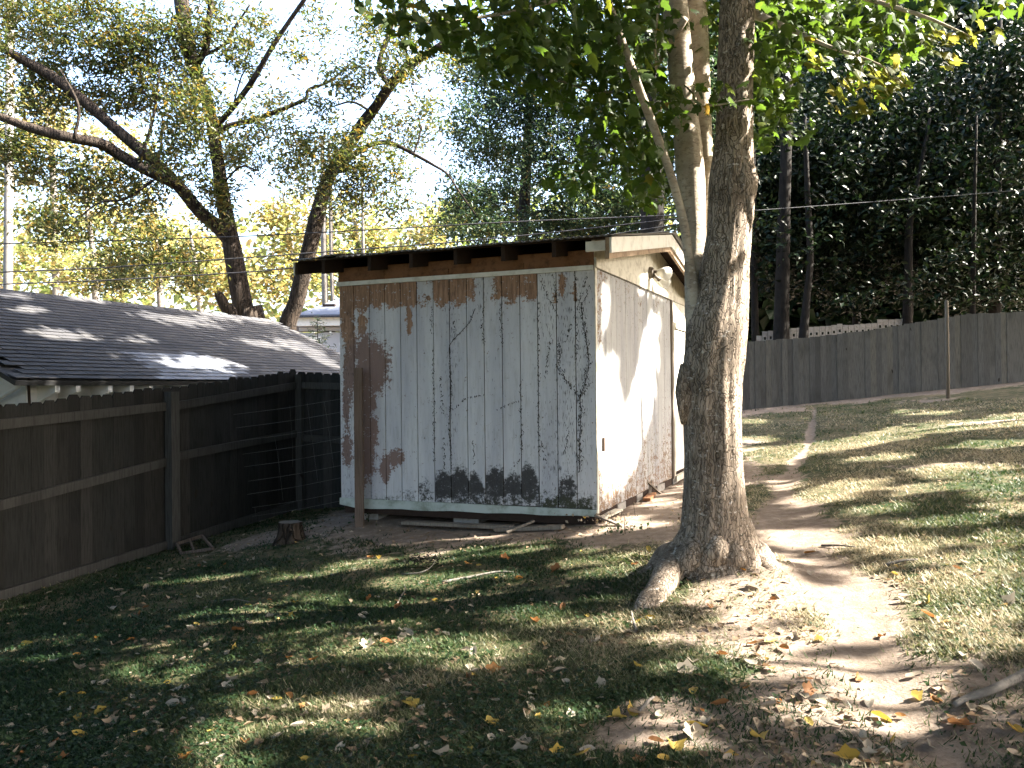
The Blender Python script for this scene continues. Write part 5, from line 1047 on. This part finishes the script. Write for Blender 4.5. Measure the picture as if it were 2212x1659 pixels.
limb('trunk', [(2100, 745, 12, 25.4), (2102, 600, 11, 25.3), (2105, 420, 8, 25.0), (2110, 250, 4, 24.9)], MT['bark_dark'], hb)
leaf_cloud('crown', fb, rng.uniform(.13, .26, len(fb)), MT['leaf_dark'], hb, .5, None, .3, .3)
DWx = [[(1880, 620, 6, 26.4), (1885, 480, 5, 26.4), (1892, 330, 3, 26.4)], [(1975, 520, 7, 26.6), (1955, 420, 6, 26.6), (1925, 330, 3, 26.6)]]
# closed backdrop of distant woods
def belt(x0, x1, y0, y1, n, Y_, tn):
    xs = rng.uniform(x0, x1, n); ys = y1 - (y1 - y0) * rng.random(n) ** 1.3; top = y0 + 60 * (fbm(xs * .012, xs * 0 + Y_, 71) - .44) * 3
    ys = np.maximum(ys, top); d = rng.uniform(Y_, Y_ + 14, n); return V(xs, ys, d), np.clip(tn + rng.normal(0, .2, n), 0, 1)
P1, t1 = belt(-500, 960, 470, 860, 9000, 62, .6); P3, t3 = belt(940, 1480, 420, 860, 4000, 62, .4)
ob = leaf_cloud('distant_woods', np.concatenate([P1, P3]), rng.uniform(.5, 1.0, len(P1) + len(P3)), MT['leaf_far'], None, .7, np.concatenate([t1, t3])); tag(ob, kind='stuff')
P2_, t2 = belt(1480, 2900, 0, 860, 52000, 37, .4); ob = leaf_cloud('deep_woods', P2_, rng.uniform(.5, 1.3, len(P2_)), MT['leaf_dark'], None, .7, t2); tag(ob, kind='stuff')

# ================================================================== TALL TREES ALONG THE SUNNY SIDE (out of frame, crowns shaped to cast the yard's shade)
TT = [(9.0, 3.2), (13.5, 10.5), (12.5, 16.8), (19.0, 13.5), (20.5, 6.5), (17.0, 1.0), (21.5, 19.5), (6.0, -1.5), (12.0, -6.0)]
N = 330000; gxr, gyr = rng.uniform(-17, 15, N), rng.uniform(-9, 24, N); hz = rng.uniform(0, 2.6, N) * (gxr < 3)
base = np.stack([gxr, gyr, G0(gxr, gyr) + hz], 1)
hh = 6.6 + 5.5 * fbm(gxr * .28 + 3, gyr * .3, 61) + rng.normal(0, .9, N); hh = hh + np.clip(gxr - 8, 0, 9) * .25
P = base + SD * (hh / SD[2])[:, None]
keep = ~in_view(P, 90); P = P[keep]
kind_, H = light_target(P); lit = is_lit(kind_, H); P = P[~lit]  # leaves above the sun patches are dropped to shape the dapples
# keep the yellow sprays of the maple in the sun
dens = fbm(P[:, 0] * .9, P[:, 1] * .9 + P[:, 2] * .9, 91); P = P[rng.random(len(P)) < np.clip((dens - .20) * 3.2, .25, 1)]
# extra foliage over the places that lie in full shade
def shade_more(T, n_try=3):
    out = []
    for _ in range(n_try):
        h_ = 6.2 + rng.uniform(0, 7.5, len(T)); Q = T + SD * (h_ / SD[2])[:, None]; ok = ~in_view(Q, 90); out.append(Q[ok]); T = T[~ok]
        if not len(T): break
    Q = np.concatenate(out); k2, H2 = light_target(Q); return Q[~is_lit(k2, H2)]
ex = []
t_ = rng.uniform(-1.6, 4.7, 5200); ex.append(FA + FD * t_[:, None] + np.stack([0 * t_, 0 * t_, rng.uniform(-.45, 1.95, len(t_))], 1))
t_ = rng.uniform(-.4, 4.9, 4200); ex.append(np.stack([SC[0] + SW[0] * t_ + .05, SC[1] + SW[1] * t_, rng.uniform(.2, 3.5, len(t_))], 1))
t_ = rng.uniform(-2.5, 9.3, 9000); q_ = rng.uniform(0, GRUN, len(t_)); ex.append(GE + FD * t_[:, None] - FN * q_[:, None] + np.stack([0 * t_, 0 * t_, q_ / GRUN * GRISE], 1))
x_ = rng.uniform(-5.5, 5.5, 15000); y_ = rng.uniform(2.4, 10.5, len(x_)); ex.append(np.stack([x_, y_, G0(x_, y_)], 1))
x_ = rng.uniform(3, 15, 7000); y_ = rng.uniform(8, 23.5, len(x_)); ex.append(np.stack([x_, y_, G0(x_, y_)], 1))
P = np.concatenate([P, shade_more(np.concatenate(ex))])
P = clear_sunny(P, .12)
own = np.argmin(np.stack([np.hypot(P[:, 0] - a, P[:, 1] - b) for a, b in TT], 1), 1)
for i, (a, b) in enumerate(TT):
    z = float(G0(a, b)); o = empty('shade_tree', (a, b, z), 'tall unseen tree on the sunny side, its crown shaped to dapple the lawn', 'tree', 'tall trees on the sunny side')
    top = np.array((a + random.uniform(-.4, .4), b + random.uniform(-.3, .3), z + 10.5))
    MB().tube(smooth_line([(a, b, z - .2), (a + .05, b, z + 2.5), (a - .1, b + .1, z + 6), top], 5), np.linspace(.24, .07, 16), 10, True, .05).build('trunk', MT['bark_left'], o, True)
    Q = P[own == i]
    if len(Q):
        for c in Q[rng.integers(0, len(Q), 7)]:
            s0 = np.array((a, b, z + rng.uniform(3.5, 7.5))); mid = (s0 + c) / 2 + (0, 0, .6); pts = smooth_line([s0, mid, c], 5)
            if in_view(pts, 60).any(): continue
            k2, H2 = light_target(pts); MB().tube(pts, np.linspace(.035, .008, len(pts)), 6).build('limb', MT['bark_left'], o, True)
        leaf_cloud('crown', Q, rng.uniform(.17, .30, len(Q)), MT['leaf_shade'], o, .75, up=.9)

for i in range(17):                                     # unseen trees added left of and behind the viewpoint to block sky light
    az_ = math.radians(-22 - i * 13.0); r_ = 12.5 + 2.5 * (i % 2); a, b = r_ * math.cos(az_), r_ * math.sin(az_); hh_ = 14 + 2 * math.sin(i * 2.1)
    if 5 <= i <= 9: continue
    if a < -10: a -= 3.5
    z = float(G0(a, b)); o = empty('shade_tree', (a, b, z), 'bushy unseen tree added behind the viewpoint to block sky light', 'tree', 'added trees behind the viewpoint')
    MB().tube(smooth_line([(a, b, z - .2), (a, b, z + 2), (a + .1, b, z + 5), (a, b, z + hh_ * .8)], 4), np.linspace(.22, .05, 13), 9, True, .05).build('trunk', MT['bark_left'], o, True)
    Q = clumps([(a, b, z + hh_ * .52)], [(2.9, 2.9, hh_ * .5)], 170, 20, .45); Q = Q[~in_view(Q, 60)]; Q = Q[Q[:, 2] > G0(Q[:, 0], Q[:, 1]) + .1]; leaf_cloud('crown', Q, .42, MT['leaf_shade'], o, .8)

# ================================================================== GRASS, LITTER, FALLEN LEAVES
def scatter_view(n, y0=862, x0=-350, x1=2560, y1=1760):
    P = ground_px(rng.uniform(x0, x1, n), y0 + (y1 - y0) * rng.random(n)); ok = (P[:, 1] > 2.2) & (P[:, 1] < 22.5) & (np.abs(P[:, 0]) < 16)
    P = P[ok]; s_ = (P[:, :2] - SC) @ SW; a_ = (P[:, :2] - SC) @ SU; P = P[~((s_ > 0) & (s_ < 4.9) & (a_ > 0) & (a_ < 3.0))]
    P = P[((P - FA) @ FN > 0.05)]; P = P[np.hypot(P[:, 0] - 1.5, P[:, 1] - 6.05) > .27]; P[:, 2] = G(P[:, 0], P[:, 1]); return P
Pg = np.concatenate([scatter_view(560000), scatter_view(110000, 1000, -1500, -350), scatter_view(130000, 960, 2560, 3900)]); b = bare_of(Pg[:, 0], Pg[:, 1]); tuft = fbm(Pg[:, 0] * 3, Pg[:, 1] * 3, 13)
kp = rng.random(len(Pg)) < np.clip((1 - b * 1.15), 0.015, 1) * np.clip((tuft - .2) * 3, .2, 1); Pg = Pg[kp]; n = len(Pg)
dist = np.linalg.norm(Pg - CAM, axis=1); hgt = rng.uniform(.010, .032, n) * (1 + .02 * dist); wdt = (.0016 + .0005 * dist) * rng.uniform(.7, 1.4, n)
az = rng.uniform(0, 6.283, n); ln = rng.uniform(.4, 2.0, n); dirv = np.stack([np.cos(az), np.sin(az), 0 * az], 1); sv = np.stack([-np.sin(az), np.cos(az), 0 * az], 1)
v = np.stack([Pg - sv * wdt[:, None], Pg + sv * wdt[:, None], Pg + dirv * (hgt * ln)[:, None] + np.stack([0 * hgt, 0 * hgt, hgt], 1)], 1).reshape(-1, 3)
dry = np.clip(.25 + (fbm(Pg[:, 0] * .8 + 4, Pg[:, 1] * .8, 17) - .44) * 2.2 + np.clip((Pg[:, 0] + .6) * .24, -.12, .55) + rng.normal(0, .18, n), 0, 1)  # dryness, plus paleness rising to the right to brighten the sunlit lawn
me = np_mesh('grass', v, np.arange(n * 3).reshape(-1, 3)); attr(me, 'tint', dry, 'FACE'); tag(obj('grass', me, MT['grass']), kind='stuff')
Pc = scatter_view(60000, 1100); wgt = np.clip(.75 - Pc[:, 0] * .22, .05, 1) * np.clip(1 - bare_of(Pc[:, 0], Pc[:, 1]) * 1.2, .03, 1) * (fbm(Pc[:, 0] * 1.7, Pc[:, 1] * 1.7, 23) > .4); Pc = Pc[rng.random(len(Pc)) < wgt]; Pc[:, 2] += rng.uniform(.008, .035, len(Pc))
tag(leaf_cloud('clover', Pc, rng.uniform(.012, .03, len(Pc)), MT['grass'], None, .9, np.clip(rng.normal(.18, .12, len(Pc)), 0, .5), 0, 2.0), kind='stuff')
Pl = scatter_view(26000, 870); near_shed = np.exp(-(np.maximum(0, -((Pl[:, :2] - SC) @ SW)) / 1.3) ** 2) * (np.abs((Pl[:, :2] - SC) @ SU - 1.2) < 3.2); Pl = Pl[rng.random(len(Pl)) < (.26 + .7 * near_shed) * (path_dist(Pl[:, 0], Pl[:, 1]) > rng.uniform(.7, 1.3, len(Pl)))]; Pl = Pl[rng.random(len(Pl)) < np.clip((fbm(Pl[:, 0] * 1.6 + 9, Pl[:, 1] * 1.6, 33) - .28) * 4, .12, 1)]; Pl[:, 2] += rng.uniform(.004, .02, len(Pl))
tag(leaf_cloud('leaf_litter', Pl, rng.uniform(.02, .062, len(Pl)) * (1 + .25 * (Pl[:, 1] < 5.5)), MT['litter'], None, .6, np.clip(rng.beta(1.6, 1.8, len(Pl)), 0, 1), 0, 1.6), kind='stuff')
def fall_mesh(seed):
    r_ = random.Random(seed); k1, k2, k3 = r_.uniform(.25, .7), r_.uniform(-.3, .5), r_.uniform(-.25, .25); lob = seed % 3 == 0
    ol = []
    for i in range(14):
        a = i / 14 * 6.283; rr_ = .5 * (1 + (.22 * math.cos(a * 5) if lob else 0) + r_.uniform(-.05, .05)); w_ = 1.0 if lob else r_.uniform(.55, .62)
        ol.append((rr_ * math.sin(a) * w_, rr_ * math.cos(a) * (1.15 if abs(math.sin(a)) < .3 and math.cos(a) > 0 else 1)))
    zf = lambda x, y: k1 * abs(x) * 1.2 + k2 * y * y + k3 * x * y * 2
    v = [(x, y, zf(x, y)) for x, y in ol] + [(x * .5, y * .5, zf(x * .5, y * .5) + r_.uniform(-.02, .02)) for x, y in ol] + [(0, 0, 0)]
    f = [(i, (i + 1) % 14, 14 + (i + 1) % 14, 14 + i) for i in range(14)] + [(14 + i, 14 + (i + 1) % 14, 28) for i in range(14)]; v += [(.012, -.5, .02), (-.012, -.5, .02), (.05, -.85, .1)]; f.append((29, 30, 31)); return raw_mesh('fallen_leaf', v, f, True)
KINDS = [('fall_tan', 'curled tan fallen leaf lying on the grass', 'tan fallen leaves', .62), ('fall_yellow', 'yellow fallen leaf lying on the grass', 'yellow fallen leaves', .18), ('fall_brown', 'orange brown fallen leaf lying on the grass', 'orange brown fallen leaves', .2)]
FM = {k[0]: [fall_mesh(i + 10 * j) for i in range(6)] for j, k in enumerate(KINDS)}
for k in FM:
    for q in FM[k]: q.materials.append(MT[k])
Pf = scatter_view(700, 1190, -10, 2215, 1652); cnt = 0
for P in Pf:
    if cnt >= 285: break
    x, y, _ = px(P)
    if random.random() > .35 + (y - 1150) / 700 or (path_dist(P[0], P[1]) < .8 and random.random() < .6): continue
    u_ = random.random(); kd = KINDS[0] if u_ < .62 else KINDS[1] if u_ < .8 else KINDS[2]
    o = bpy.data.objects.new('fallen_leaf', random.choice(FM[kd[0]])); s_ = random.uniform(.04, .088); o.scale = (s_, s_ * random.uniform(.8, 1.2), s_); o.location = (P[0], P[1], P[2] + .006 + s_ * .08)
    o.rotation_euler = (random.gauss(0, .35), random.gauss(0, .35), random.uniform(0, 6.28)); link(o); cnt += 1
    sz_ = 'small ' if s_ < .055 else 'broad ' if s_ > .075 else ''
    sd_ = (P[:2] - SC) @ SW; fd_ = (P - FA) @ FN; md_ = math.hypot(P[0] - 1.5, P[1] - 6.05); pd_ = float(path_dist(P[0], P[1]))
    where = 'close to the maple roots' if md_ < 1.0 else 'on the worn path' if pd_ < .9 else 'in the grass along the picket fence' if fd_ < 1.2 else 'on the bare ground before the shed' if sd_ > -1.6 and P[0] < 1.2 else 'on the lawn beyond the worn path' if P[0] > 2.0 and pd_ > 1 and P[1] > 5 else 'in the grass next to the worn path' if P[0] > .9 else 'on the lawn in front of the shed' if P[1] > 5.2 else 'on the shaded lawn at the bottom of the view'
    tag(o, sz_ + kd[1].replace('lying on the grass', where), 'fallen leaf', kd[2] + ' ' + where)
# twigs, branch, stump, frame, small plants
def twig(name, pts, rad, label, cat, mat='bark_grey', group=None, dz=.012):
    P = smooth_line([gpx(x, y, dz + h) for x, y, h in pts], 4); tag(MB().tube(P, np.linspace(rad, rad * .5, len(P)), 7, True, .08).build(name, MT[mat], smooth=True), label, cat, group)
twig('fallen_branch', [(2260, 1462, .05), (2200, 1487, .04), (2140, 1512, .03), (2090, 1522, .02), (2062, 1532, .015)], .024, 'thick grey fallen branch lying across the lawn by the worn path', 'branch')
twig('twig', [(868, 1243, .0), (905, 1242, .01), (930, 1236, .03), (942, 1226, .06)], .007, 'pale bent twig beside the dark brush near the shed', 'twig')
twig('twig', [(857, 1309, .0), (868, 1290, .01), (876, 1280, .02), (873, 1272, .02)], .006, 'small crooked twig on the shaded grass before the shed', 'twig')
twig('twig', [(1375, 1368, .0), (1368, 1350, .02), (1364, 1335, .03)], .010, 'dark short twig standing from the grass near the big root', 'twig')
twig('twig', [(955, 1262, .0), (1010, 1252, .0), (1070, 1243, .01), (1110, 1240, .0)], .014, 'long half buried root line across the grass before the shed', 'root')
twig('twig', [(1910, 1222, .0), (1950, 1217, .01), (1982, 1212, .0)], .012, 'short grey twig beside the sunny bend of the path', 'twig')
twig('twig', [(1775, 1175, .0), (1815, 1180, .01), (1848, 1184, .0)], .010, 'thin dark twig lying across the worn path', 'twig')
twig('twig', [(480, 1304, .0), (510, 1303, .01), (540, 1306, .0)], .006, 'thin pale twig on the dark grass near the stump', 'twig')
twig('twig', [(1380, 1545, .0), (1400, 1530, .015), (1412, 1518, .01)], .010, 'forked grey twig on the shaded lawn before the maple', 'twig')
c = gpx(918, 1222); bpt = c + rng.normal(0, 1, (160, 3)) * np.array((.10, .07, .035)) + np.array((0, 0, .05)); ob = empty('brush_pile', tuple(c), 'small dark clump of dead brush on the bare ground before the shed', 'brush'); leaf_cloud('foliage', bpt, .05, MT['bark_dark'], ob, .25)
# stump
MT['stump_top'] = plain('old cut wood', (0.11, 0.10, 0.085), 0.9, 0.1, 0.6, 20)
c = gpx(627, 1168); h_ = .2
st = empty('tree_stump', tuple(c), 'low grey tree stump in the dark corner between fence and shed', 'stump'); n = 28; th = np.arange(n) * 6.283 / n; v = []
for zz, rr_ in ((-.08, .21), (.0, .17), (.05, .14), (.12, .125), (h_, .12)):
    q = rr_ * (1 + .10 * np.sin(th * 5 + 1) * (1.3 - zz * 4) + .03 * np.sin(th * 9)); v += [c + np.array((math.cos(a) * b_, math.sin(a) * b_, zz)) for a, b_ in zip(th, q)]
f = [(i * n + k, i * n + (k + 1) % n, (i + 1) * n + (k + 1) % n, (i + 1) * n + k) for i in range(4) for k in range(n)]; MB().add(v, f).build('bark', MT['bark_left'], st, True); MB().add(v[-n:], [tuple(range(n))]).build('cut_top', MT['stump_top'], st)
# wooden frame beside the post
fr = empty('open_crate', tuple(gpx(420, 1190)), 'weathered wooden crate frame lying tilted in the grass beside the fence post', 'crate')
q = [gpx(388, 1188, .02), gpx(452, 1196, .02), gpx(432, 1170, .06), gpx(386, 1184, .05)]; q = [gpx(392, 1196, .01), gpx(460, 1190, .03), gpx(437, 1172, .08), gpx(382, 1186, .06)]
for a, b_ in ((0, 1), (1, 2), (2, 3), (3, 0)): MB().bar(q[a], q[b_], .022, .03).build('side', MT['post'], fr)
MB().bar((q[0] + q[1]) / 2 - (q[1] - q[0]) * .1, (q[2] + q[3]) / 2, .016, .03).build('crossbar', MT['post'], fr)
# weeds: (px, py, count, leaf size, spread, height, label)
for (x, y, n, sz, spd, hgt_, lb, mt, tn) in ((782, 1128, 26, .035, .07, .10, 'small green weed at the foot of the lone wooden post', 'grass', .2), (1166, 1108, 18, .05, .05, .16, 'pale leafy weed hanging at the bottom edge of the shed front', 'grass', .35), (1300, 1130, 60, .05, .16, .10, 'yellowing weeds under the near corner of the shed', 'litter', .75), (1345, 1150, 50, .045, .14, .07, 'scrubby green weeds before the lit side of the shed', 'grass', .4), (655, 1150, 30, .03, .10, .08, 'low green weed beside the stump', 'grass', .2), (700, 1085, 90, .05, .25, .3, 'dark leafy weeds in the corner beneath the wire strands', 'grass', .12), (1565, 1240, 40, .10, .06, .1, 'tuft of long grass between the roots of the maple', 'grass', .3), (1370, 1215, 50, .08, .12, .05, 'tuft of dry grass beside the shaded maple root', 'grass', .6), (570, 1115, 70, .045, .3, .16, 'dark weeds along the foot of the picket fence', 'grass', .12)):
    c = gpx(x, y); o = empty('weed', tuple(c), lb, 'weed'); pts = c + rng.normal(0, 1, (n, 3)) * np.array((spd, spd * .7, 0)) + np.stack([np.zeros(n), np.zeros(n), rng.uniform(0, hgt_, n)], 1)
    leaf_cloud('leaves', pts, rng.uniform(sz * .6, sz * 1.2, n), MT[mt], o, .18 if sz > .07 else .6, np.clip(tn + rng.normal(0, .12, n), 0, 1), -1.0 if sz > .07 else .2, .2)
    mm = MB()
    for _ in range(max(4, n // 8)): a = c + rng.normal(0, 1, 3) * (spd, spd * .7, 0); mm.tube([a - (0, 0, .02), a + rng.normal(0, .02, 3) + (0, 0, hgt_)], [.004, .002], 4)
    mm.build('stems', MT['vine'], o)
